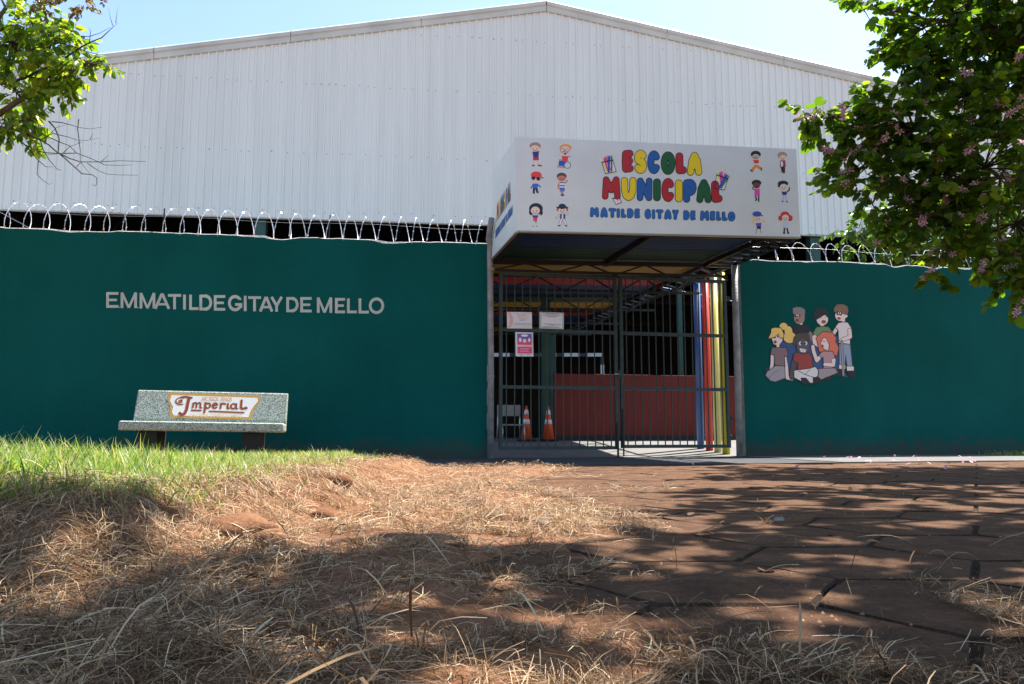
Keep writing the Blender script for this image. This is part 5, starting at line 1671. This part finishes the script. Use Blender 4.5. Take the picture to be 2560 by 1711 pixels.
# light green tree at the left edge, with bare lower twigs
LT = np.array([-6.1, 7.5, 0.0])
lt = thing("street_tree", "bright yellow green tree with bare drooping twigs at the left edge", "tree", LT)
visl = [(30, 110, 7.4, .42, 34), (130, 110, 7.3, .26, 15), (90, 55, 7.4, .22, 11), (170, 150, 7.3, .22, 12), (235, 160, 7.2, .13, 6), (120, 190, 7.3, .20, 11), (40, 230, 7.4, .26, 15), (75, 300, 7.3, .15, 8), (10, 300, 7.4, .18, 8), (160, 200, 7.3, .13, 5), (-120, 100, 7.5, .6, 40), (-150, 260, 7.5, .5, 30), (-60, -60, 7.5, .5, 24), (105, 235, 7.2, .10, 3)]
lobesl = [(at(px, py, Y), (r, r, r * 0.8), int(n * 1.3)) for px, py, Y, r, n in visl]
B3, R3, S3_, tw3 = foliage(lobesl, 9, (0.07, 0.115), 0.6, 3, 0.2)
topl = LT + np.array([0.15, 0, 2.6])
liml = []
for tgt in ((at(60, 140, 7.4)), (at(60, 300, 7.4)), (at(-150, 120, 7.5)), (at(60, -30, 7.5)), (at(200, 165, 7.3))):
    cv = curve(topl, tgt, 0.05, 7, 0.03, rg)
    liml.append((cv, list(np.linspace(0.05, 0.012, len(cv)))))
wood(tw3, liml, ([LT + np.array([0, 0, -0.1]), LT + np.array([0.02, 0, 0.8]), topl], [0.15, 0.12, 0.085]), lt, LT, rg)
leaf_objects(B3, R3, S3_, T_OVATE, M_LEAFY, lt, LT)
B4, R4, S4_, tw4 = foliage([(at(115, 8, 7.3), (.16, .16, .10), 14), (at(215, 8, 7.3), (.17, .17, .12), 16), (at(160, -30, 7.3), (.2, .2, .12), 10)], 9, (0.035, 0.06), 0.9, 4, 0.12)
V_ = np.einsum('nij,kj->nki', R4, T_OVATE[0]) * S4_[:, None, None] + B4[:, None, :] - LT
o = link("dry_seed_clusters", fastmesh("dry_seed_clusters", V_.reshape(-1, 3), (T_OVATE[1][None] + (np.arange(len(B4)) * 10)[:, None, None]).reshape(-1, 6), M_DRYLEAF), lt)
o["kind"] = "stuff"
TA = lambda P: [(x / 5.227, 300 + y / 5.227) for x, y in P]
TB = lambda P: [(x / 3.267, y / 3.267) for x, y in P]
bare = [(TA([(-400, 60), (0, 95), (140, 110), (240, 150), (380, 205), (540, 265), (640, 330), (740, 420), (900, 500), (1050, 550), (1280, 550), (1568, 535), (1900, 545)]), .013, .002),
        (TA([(60, 0), (150, 130), (190, 210), (330, 330), (480, 405), (600, 430), (760, 440), (1000, 435), (1150, 490), (1290, 550)]), .009, .003),
        (TA([(760, 425), (880, 530), (990, 630), (1070, 705), (1200, 715), (1265, 760), (1265, 840), (1240, 865), (1200, 840)]), .007, .0015),
        (TA([(330, 330), (500, 530), (600, 615), (690, 615)]), .006, .002), (TA([(500, 530), (485, 715), (560, 790), (640, 845), (690, 825)]), .004, .0015),
        (TA([(520, 240), (560, 380), (640, 520), (740, 640), (800, 660)]), .006, .002), (TA([(640, 20), (720, 110), (775, 250), (760, 420)]), .008, .005),
        (TA([(1030, -10), (1015, 120), (1050, 400), (1050, 560), (990, 630)]), .005, .003), (TA([(540, 130), (700, 180), (830, 210), (910, 230), (1000, 265), (1130, 270), (1290, 240)]), .005, .0015),
        (TA([(560, 190), (620, 220), (780, 290), (910, 340), (1000, 435)]), .006, .003), (TA([(680, 25), (800, 35), (940, 70), (1030, 100), (1180, 120), (1330, 95)]), .005, .0015),
        (TA([(1140, 565), (1230, 630), (1300, 670), (1400, 710), (1568, 720), (1800, 725)]), .004, .0015), (TA([(1290, 550), (1370, 590), (1568, 595), (1720, 590)]), .004, .0015), (TA([(1060, 560), (1120, 640), (1170, 700)]), .003, .001),
        (TA([(1180, 255), (1215, 170)]), .003, .001), (TA([(830, 430), (910, 350), (1080, 290)]), .004, .001), (TA([(540, 260), (640, 200), (740, 100), (880, 60)]), .005, .001), (TA([(1330, 540), (1420, 460)]), .003, .001), (TA([(480, 410), (540, 460), (740, 450)]), .004, .002),
        (TB([(0, 690), (200, 640), (400, 540), (540, 470), (640, 400), (730, 350), (830, 310), (920, 225), (965, 185)]), .014, .002), (TB([(400, 330), (520, 320), (640, 295), (730, 300), (820, 270), (900, 225)]), .006, .0015), (TB([(440, 340), (540, 365), (640, 395), (700, 420), (800, 445)]), .007, .003),
        (TB([(730, 350), (740, 260), (725, 225)]), .004, .001), (TB([(920, 210), (900, 140), (885, 70)]), .003, .001), (TB([(945, 190), (955, 110), (970, 40)]), .003, .001), (TB([(0, 250), (200, 120), (300, 60), (440, 30)]), .010, .003), (TB([(640, 400), (560, 310), (510, 250)]), .003, .001), (TB([(740, 90), (790, 110), (840, 120)]), .003, .001), (TB([(640, 360), (680, 320), (760, 330)]), .003, .001)]
for k_, (pl_, r0, r1) in enumerate(bare):
    Y0 = 7.25 + 0.25 * random.random()
    P = [at(x, y, Y0 + 0.12 * math.sin(i * 0.9 + k_)) for i, (x, y) in enumerate(pl_)]
    MB().tube(P, list(np.linspace(r0, r1, len(P))), 6).build("bare_branch", M_TWIG, lt, tuple(LT), True)

# shrub growing behind the wall on the right
SHB = wpos(9.2, -2.2, 0.2)
sh = thing("garden_shrub", "sunlit green shrub growing behind razor wire at right", "shrub", SHB)
vs_ = [(2150, 590, 12.9, .38, 24), (2240, 560, 13.1, .5, 34), (2340, 550, 13.3, .6, 44), (2450, 540, 13.4, .75, 60), (2570, 520, 13.6, .8, 60), (2290, 640, 13.2, .5, 34), (2420, 650, 13.4, .6, 40), (2560, 660, 13.6, .6, 40), (2700, 600, 13.6, 1.0, 50)]
lb = [(at(px, py, Y), (r, r, r * 0.8), n) for px, py, Y, r, n in vs_]
B5, R5, S5_, tw5 = foliage(lb, 10, (0.09, 0.15), 0.35, 6, 0.3)
topS = SHB + np.array([0, 0, 1.0])
lims = []
for c, _, _ in lb[::2]:
    cv = curve(topS, c, 0.05, 5, 0.03, rg)
    lims.append((cv, list(np.linspace(0.04, 0.012, len(cv)))))
wood(tw5, lims, ([SHB + np.array([0, 0, -0.05]), topS], [0.09, 0.06]), sh, SHB, rg)
leaf_objects(B5, R5, S5_, T_OVATE, M_BUSH, sh, SHB, nsingle=0)


# ------------------------------------------------------------------ grass and straw
def ribbons(X, Y, ang, L, W, z0, kind, rg, bend, lift0, lift1, levels=4):
    n = len(X)
    t = np.linspace(0, 1, levels + 1)
    V = np.zeros((n, levels + 1, 2, 3))
    x, y = X.copy(), Y.copy()
    px_, py_ = [], []
    a = ang.copy()
    if kind == 'grass':
        for i, tt in enumerate(t):
            hx = L * (lift0 * tt + bend * tt * tt)
            cx_, cyy = X + np.cos(ang) * hx, Y + np.sin(ang) * hx
            cz = z0 + L * (tt * lift1 - 0.55 * np.abs(bend) * tt ** 2)
            w_ = W * (1 - tt ** 1.6) * 0.5 + W * 0.02
            ox, oy = -np.sin(ang) * w_, np.cos(ang) * w_
            V[:, i, 0] = np.stack([cx_ - ox, cyy - oy, cz], 1); V[:, i, 1] = np.stack([cx_ + ox, cyy + oy, cz + 0.25 * w_], 1)
    else:
        for i, tt in enumerate(t):
            g = gz(x, y) if kind == 'straw' else z0
            g = np.maximum(g, np.where(soil_cover(x, y) < 0.6, 0.002, -1))
            cz = g + z0 + lift0 * np.sin(np.pi * tt) + lift1 * tt
            w_ = W * (0.35 + 0.65 * np.sin(np.pi * min(0.98, 0.12 + 0.86 * tt))) * 0.5
            ox, oy = -np.sin(a) * w_, np.cos(a) * w_
            tl = rg.uniform(-0.6, 0.6, n) if i == 0 else tl
            V[:, i, 0] = np.stack([x - ox, y - oy, cz - tl * w_], 1); V[:, i, 1] = np.stack([x + ox, y + oy, cz + tl * w_ + 0.0004], 1)
            x = x + np.cos(a) * L / levels; y = y + np.sin(a) * L / levels
            a = a + bend / levels
    k = (levels + 1) * 2
    f = []
    for i in range(levels):
        f.append((2 * i, 2 * i + 1, 2 * i + 3, 2 * i + 2))
    f = np.array(f)
    Fc = (f[None] + (np.arange(n) * k)[:, None, None]).reshape(-1, 4)
    return V.reshape(-1, 3), Fc


def sample(n, yr, xl, xr, dens, rg, pw_=1.0):
    out = []
    tot = 0
    while tot < n:
        u = rg.random(n)
        y = yr[0] * (yr[1] / yr[0]) ** u if pw_ == 1.0 else yr[0] + (yr[1] - yr[0]) * u
        lo, hi = xl(y), xr(y)
        x = lo + (hi - lo) * rg.random(n)
        k = rg.random(n) < dens(x, y)
        out.append(np.stack([x[k], y[k]], 1)); tot += int(k.sum())
    return np.concatenate(out)[:n]


rg = np.random.default_rng(21)


def grass_d(x, y):
    b, _ = bank(x, y)
    q = (x - WB[0]) * WN[0] + (y - WB[1]) * WN[1]
    edge = sstep(-0.80, -1.2, x + 0.22 * sstep(3.5, 6.0, y) + 0.3 * (vnoise(x * 4, y * 4, 41) - 0.5))
    fr = sstep(1.95, 2.45, y + 0.35 * (vnoise(x * 5, y * 5, 42) - 0.5))
    return b * edge * fr * (q < -0.02) * (0.25 + 0.75 * vnoise(x * 3.3, y * 3.3, 43))


P = sample(60000, (1.9, 9.3), lambda y: -0.72 * y - 0.5, lambda y: np.minimum(-0.6, 0 * y - 0.6), grass_d, rg)
X, Y = P[:, 0], P[:, 1]
tall = sstep(-1.0, -1.7, X) * sstep(5.2, 3.4, Y)
tuft = vnoise(X * 2.6, Y * 2.6, 44)
L = (0.035 + 0.05 * rg.random(len(X))) * (1 + 1.7 * tall * (0.35 + tuft)) * (1 + 0.15 * (Y > 5)) + (rg.random(len(X)) < 0.01) * 0.06
W = 0.0028 + 0.0035 * rg.random(len(X)) * (1 + 1.3 * tall) + 0.0005 * np.clip(Y - 3, 0, 4)
v, f = ribbons(X, Y, rg.uniform(0, 6.283, len(X)), L, W, gz(X, Y) - 0.004, 'grass', rg, rg.uniform(0.1, 0.75, len(X)), rg.uniform(0.05, 0.45, len(X)), rg.uniform(0.75, 1.05, len(X)), 3)
g = link("grass", fastmesh("grass", v, f, M_GRASS))
g["kind"] = "stuff"
tag(g, "bright green grass growing on the low bank in front of the bench", "grass")


def straw_d(x, y):
    c = soil_cover(x, y); b, _ = bank(x, y)
    pat = vnoise(x * 2.4, y * 2.4, 51) * 0.6 + vnoise(x * 6.5, y * 6.5, 52) * 0.4
    near_left = sstep(-0.1, -0.5, x + 0.1 * np.sin(y * 5)) * sstep(2.6, 1.9, y)
    onsoil = c * (0.08 + 0.5 * sstep(0.40, 0.64, pat)) * (1 + 1.6 * sstep(2.2, 3.2, y) * sstep(0.3, -0.2, x - 0.1 * y))
    edge = np.exp(-((x + 0.95) / 0.35) ** 2) * sstep(7.5, 3.0, y) * 0.7
    bankfront = sstep(2.7, 2.2, y) * b
    pav = (1 - c) * sstep(0.53, 0.63, vnoise(x * 2.1 + 7, y * 2.6, 53) * 0.65 + vnoise(x * 7, y * 7, 54) * 0.35) * sstep(1.75, 1.35, y) * 0.4
    for ax, ay, rx, ry in ((.05, 1.15, .22, .16), (.22, 1.40, .15, .09), (.45, 1.06, .18, .08), (.70, 1.10, .18, .08), (.12, 1.78, .2, .08), (.36, 1.22, .10, .06), (.0, 2.5, .2, .12), (.30, 3.1, .22, .12), (.55, 4.4, .3, .2)):
        q = ((x - ax) / rx) ** 2 + ((y - ay) / ry) ** 2
        pav = np.maximum(pav, np.exp(-q * 1.2) * 0.5 * sstep(0.25, 0.6, vnoise(x * 9, y * 9, 57) * 0.5 + pat * 0.5))
    clump = sstep(0.30, 0.62, vnoise(x * 8.5, y * 8.5, 58) * 0.6 + vnoise(x * 19, y * 19, 59) * 0.4)
    near_left = near_left * (0.25 + 0.75 * clump)
    onsoil = np.clip(onsoil * np.where(y < 2.4, 0.12 + 0.8 * clump, 2.2), 0, 1)
    wall_ = ((x - WB[0]) * WN[0] + (y - WB[1]) * WN[1]) < -2.3
    return np.clip(np.maximum.reduce([near_left * (0.45 + 0.55 * pat), onsoil, edge, bankfront, pav]), 0.003, 1) * wall_


P = sample(84000, (0.72, 7.4), lambda y: -0.70 * y - 0.35, lambda y: 0.70 * y + 0.25, straw_d, rg)
X, Y = P[:, 0], P[:, 1]
n = len(X)
L = np.where(rg.random(n) < 0.3, 0.3, 1.0) * (0.018 + 0.075 * rg.random(n) ** 2.0) * (1 + 0.25 * sstep(0.2, -0.6, X) * sstep(2.6, 1.6, Y)) * (1 + 0.12 * Y)
W = 0.0005 + 0.0010 * rg.random(n) ** 2 + 0.00024 * Y
lay = rg.random(n) ** 2 * (0.03 + 0.035 * sstep(-0.3, -0.6, X) * sstep(2.4, 1.9, Y)) * straw_d(X, Y)
v, f = ribbons(X, Y, rg.uniform(0, 6.283, n), L, W, lay + 0.001, 'straw', rg, rg.normal(0, 0.8, n), rg.random(n) ** 2 * 0.014, rg.random(n) ** 4 * 0.035, 3)
# long broad dry blades and stalks, nearest the camera
P2 = sample(300, (0.8, 2.4), lambda y: -0.68 * y - 0.1, lambda y: 0.6 * y, lambda x, y: np.where(x < -0.1, 0.9, 0.10), rg)
n2 = len(P2)
v2, f2 = ribbons(P2[:, 0], P2[:, 1], rg.uniform(0, 6.283, n2), 0.05 + 0.14 * rg.random(n2) ** 1.5, 0.0018 + 0.0034 * rg.random(n2) ** 2, 0.006 + 0.03 * rg.random(n2), 'straw', rg, rg.normal(0, 0.5, n2), rg.random(n2) * 0.03, rg.normal(0, 0.03, n2), 4)
# dead tufts: blades fanning out from one root
TC = sample(1500, (0.78, 4.5), lambda y: -0.68 * y - 0.2, lambda y: 0.68 * y + 0.2, lambda x, y: straw_d(x, y) ** 1.3, rg)
nb_ = rg.integers(10, 34, len(TC))
ti = np.repeat(np.arange(len(TC)), nb_)
n4 = len(ti)
big_ = (0.6 + 0.8 * rg.random(len(TC)) ** 2)[ti]
dirn = rg.uniform(0, 6.283, len(TC))[ti] + rg.normal(0, 1.1, n4)
v4, f4 = ribbons(TC[ti, 0] + rg.normal(0, 0.008, n4), TC[ti, 1] + rg.normal(0, 0.008, n4), dirn, big_ * (0.02 + 0.06 * rg.random(n4)), 0.0006 + 0.0012 * rg.random(n4) ** 2 + 0.0002 * TC[ti, 1], 0.002 + 0.004 * rg.random(n4), 'straw', rg, rg.normal(0, 0.7, n4), rg.random(n4) * 0.012, rg.random(n4) ** 2 * 0.045 * big_, 3)
st = link("dry_straw", fastmesh("dry_straw", np.concatenate([v, v4]), np.concatenate([f, f4 + len(v)]), M_STRAW))
st["kind"] = "stuff"
lb_ = link("long_dry_blades", fastmesh("long_dry_blades", v2, f2, M_STRAW), st)
lb_["kind"] = "stuff"
tag(st, "dry cut straw strewn over the red soil and pavers", "straw")


# crumbs of earth, chaff and grit
P3 = sample(16000, (0.75, 6.5), lambda y: -0.66 * y - 0.2, lambda y: 0.68 * y + 0.2, lambda x, y: 0.12 + 0.6 * soil_cover(x, y) * vnoise(x * 5, y * 5, 71) + 0.25 * sstep(0.62, 0.8, vnoise(x * 3, y * 3, 72)), rg)
n3 = len(P3)
cz = np.maximum(gz(P3[:, 0], P3[:, 1]), np.where(soil_cover(P3[:, 0], P3[:, 1]) < 0.6, 0.001, -1))
tv = np.array([(1, 0, 0), (-0.5, 0.87, 0), (-0.5, -0.87, 0), (0.1, 0, 1.0)])
tf = np.array([(0, 1, 3), (1, 2, 3), (2, 0, 3)])
sz = 0.0012 + 0.0045 * rg.random(n3) ** 4
an = rg.uniform(0, 6.283, n3)
ca, sa_ = np.cos(an)[:, None], np.sin(an)[:, None]
el = rg.uniform(0.5, 1.6, (n3, 1))
V3 = np.stack([(tv[None, :, 0] * ca * el - tv[None, :, 1] * sa_) * sz[:, None] + P3[:, :1], (tv[None, :, 0] * sa_ * el + tv[None, :, 1] * ca) * sz[:, None] + P3[:, 1:2], tv[None, :, 2] * sz[:, None] * rg.uniform(0.4, 1.2, (n3, 1)) + cz[:, None] - 0.0005], 2)
M_CRUMB = leafmat("earth_crumb", [(0.10, 0.04, 0.02), (0.2, 0.09, 0.045), (0.3, 0.18, 0.1), (0.05, 0.03, 0.02)], 0.02, 0.9, 0.2, (1, 1, 1))
cr = link("soil_crumbs", fastmesh("soil_crumbs", V3.reshape(-1, 3), (tf[None] + (np.arange(n3) * 4)[:, None, None]).reshape(-1, 3), M_CRUMB))
cr["kind"] = "stuff"
tag(cr, "crumbs of red earth and chaff scattered over the ground", "soil crumbs")

# ------------------------------------------------------------------ clods, stones, leaves and petals on the ground
def lump(name, x, y, size, m, seed, sink=0.35, rz=0.0):
    bm = bmesh.new()
    bmesh.ops.create_icosphere(bm, subdivisions=3, radius=1.0)
    r = np.random.default_rng(seed)
    o3 = r.random(3) * 20
    for v_ in bm.verts:
        c = v_.co
        k = 1 + 0.34 * (float(vnoise(c.x * 1.6 + o3[0], c.y * 1.6 + c.z * 1.3 + o3[1], seed)) - 0.5) + 0.12 * (float(vnoise(c.x * 5 + o3[0], c.y * 5 + c.z * 4, seed + 1)) - 0.5)
        v_.co = Vector((c.x * size[0] * k, c.y * size[1] * k, c.z * size[2] * k))
    me = bpy.data.meshes.new(name); bm.to_mesh(me); bm.free()
    me.materials.append(m)
    me.polygons.foreach_set("use_smooth", [True] * len(me.polygons))
    o = link(name, me)
    base = max(float(gz(np.array(x), np.array(y))), -0.004 if x > 0.6 else -1)
    o.location = (x, y, base + size[2] * (1 - 2 * sink)); o.rotation_euler = (0, 0, rz)
    return o


tag(lump("soil_clod", -0.74, 2.22, (0.10, 0.09, 0.05), M_SOIL, 3, 0.45), "big smooth rounded clod of red earth at the bank's edge", "soil clod", "earth clods by the straw")
tag(lump("soil_clod", -0.60, 2.05, (0.045, 0.04, 0.035), M_SOIL, 4), "fist-sized red earth clod just right of the big clod", "soil clod", "earth clods by the straw")
tag(lump("soil_clod", -0.72, 3.35, (0.06, 0.04, 0.032), M_SOIL, 5), "angular red clod in the sunlit straw beyond the big clod", "soil clod", "earth clods by the straw")
tag(lump("soil_clod", -0.62, 2.75, (0.06, 0.05, 0.03), M_SOIL, 6), "low flat clod half buried in sunlit straw", "soil clod", "earth clods by the straw")
tag(lump("stone", 0.37, 1.80, (0.032, 0.022, 0.012), M_STONE, 8, 0.2), "flat grey stone lying near the shaded pavers' left edge", "stone", "stones on the paving")
tag(lump("stone", 0.10, 2.62, (0.03, 0.02, 0.014), M_STONE, 9, 0.2), "rounded stone at the border of sunlight and shade", "stone", "stones on the paving")
tag(lump("stone", 0.95, 2.9, (0.02, 0.018, 0.012), M_STONE, 10, 0.2), "tiny grey pebble on the shaded pavers", "stone", "stones on the paving")
for k_, (s, p) in enumerate(((6.95, 1.55), (7.35, 1.5), (7.8, 1.52), (8.25, 1.45), (8.7, 1.5))):
    q = wpos(s, p)
    o = lump("kerb_stone", q[0], q[1], (0.21, 0.11, 0.10), M_STONE, 20 + k_, 0.3, AZ)
    o.location.z = 0.05
    tag(o, ["rough kerb stone at the open end of the planting strip", "second rough kerb stone from the open end of the strip", "third rough kerb stone along the planting strip", "fourth rough kerb stone along the planting strip", "rough kerb stone nearest the picture's right edge"][k_], "kerb stone", "kerb stones of the planting strip")
P = np.stack([rg.uniform(6.9, 9.6, 2600), rg.uniform(0.1, 1.42, 2600)], 1)
Q = np.array([wpos(s, p) for s, p in P])
n = len(Q)
v, f = ribbons(Q[:, 0], Q[:, 1], rg.uniform(0, 6.283, n), 0.05 + 0.07 * rg.random(n), 0.006 + 0.006 * rg.random(n), np.full(n, 0.0), 'grass', rg, rg.uniform(0.1, 0.7, n), rg.uniform(0.05, 0.4, n), rg.uniform(0.7, 1.0, n), 3)
g2 = link("strip_grass", fastmesh("strip_grass", v, f, M_GRASS))
g2["kind"] = "stuff"
tag(g2, "low grass in the planting strip at the foot of the mural wall", "grass")

lm = fastmesh("fallen_leaf", T_OVATE[0] * np.array([1, 1, 0.9]), T_OVATE[1], M_LITTER)
for k_ in range(26):
    if k_ < 16:
        y = 0.9 + 2.6 * rg.random() ** 1.3; x = rg.uniform(-0.55 * y - 0.1, 0.15 * y)
    else:
        y = 1.2 + 3.5 * rg.random(); x = rg.uniform(0.1 * y, 0.55 * y)
    o = link("fallen_leaf", lm)
    sc = rg.uniform(0.03, 0.06)
    o.location = (x, y, max(float(gz(np.array(x), np.array(y))), 0.003 if x > 0.4 else -1) + 0.004)
    o.rotation_euler = (rg.normal(0, 0.12), rg.normal(0, 0.12), rg.uniform(0, 6.28)); o.scale = (sc * 1.1, sc, sc)
    tag(o, "small dry brown leaf lying on the ground", "leaf", "fallen dry leaves")
pm = fastmesh("fallen_petal", np.array([(0, -.5, 0), (.3, 0, .12), (.2, .45, .2), (0, .6, .12), (-.2, .45, .2), (-.3, 0, .12)]), np.array([(0, 1, 2, 3, 4, 5)]), M_FLOWER)
for k_ in range(95):
    s = rg.uniform(3.2, 8.6) if k_ < 80 else rg.uniform(1.0, 5.0)
    p = (0.5 + 3.0 * rg.random() ** 1.2) if k_ < 80 else rg.uniform(2.4, 7.0)
    q = wpos(s, p)
    if q[0] > 0.7 * q[1] + 0.3:
        continue
    o = link("fallen_petal", pm)
    sc = rg.uniform(0.03, 0.055)
    o.location = (q[0], q[1], 0.018); o.rotation_euler = (rg.normal(0, 0.5), rg.normal(0, 0.5), rg.uniform(0, 6.28)); o.scale = (sc, sc, sc)
    tag(o, "small pink petal fallen on the ground near the flowering tree", "petal", "fallen pink petals")
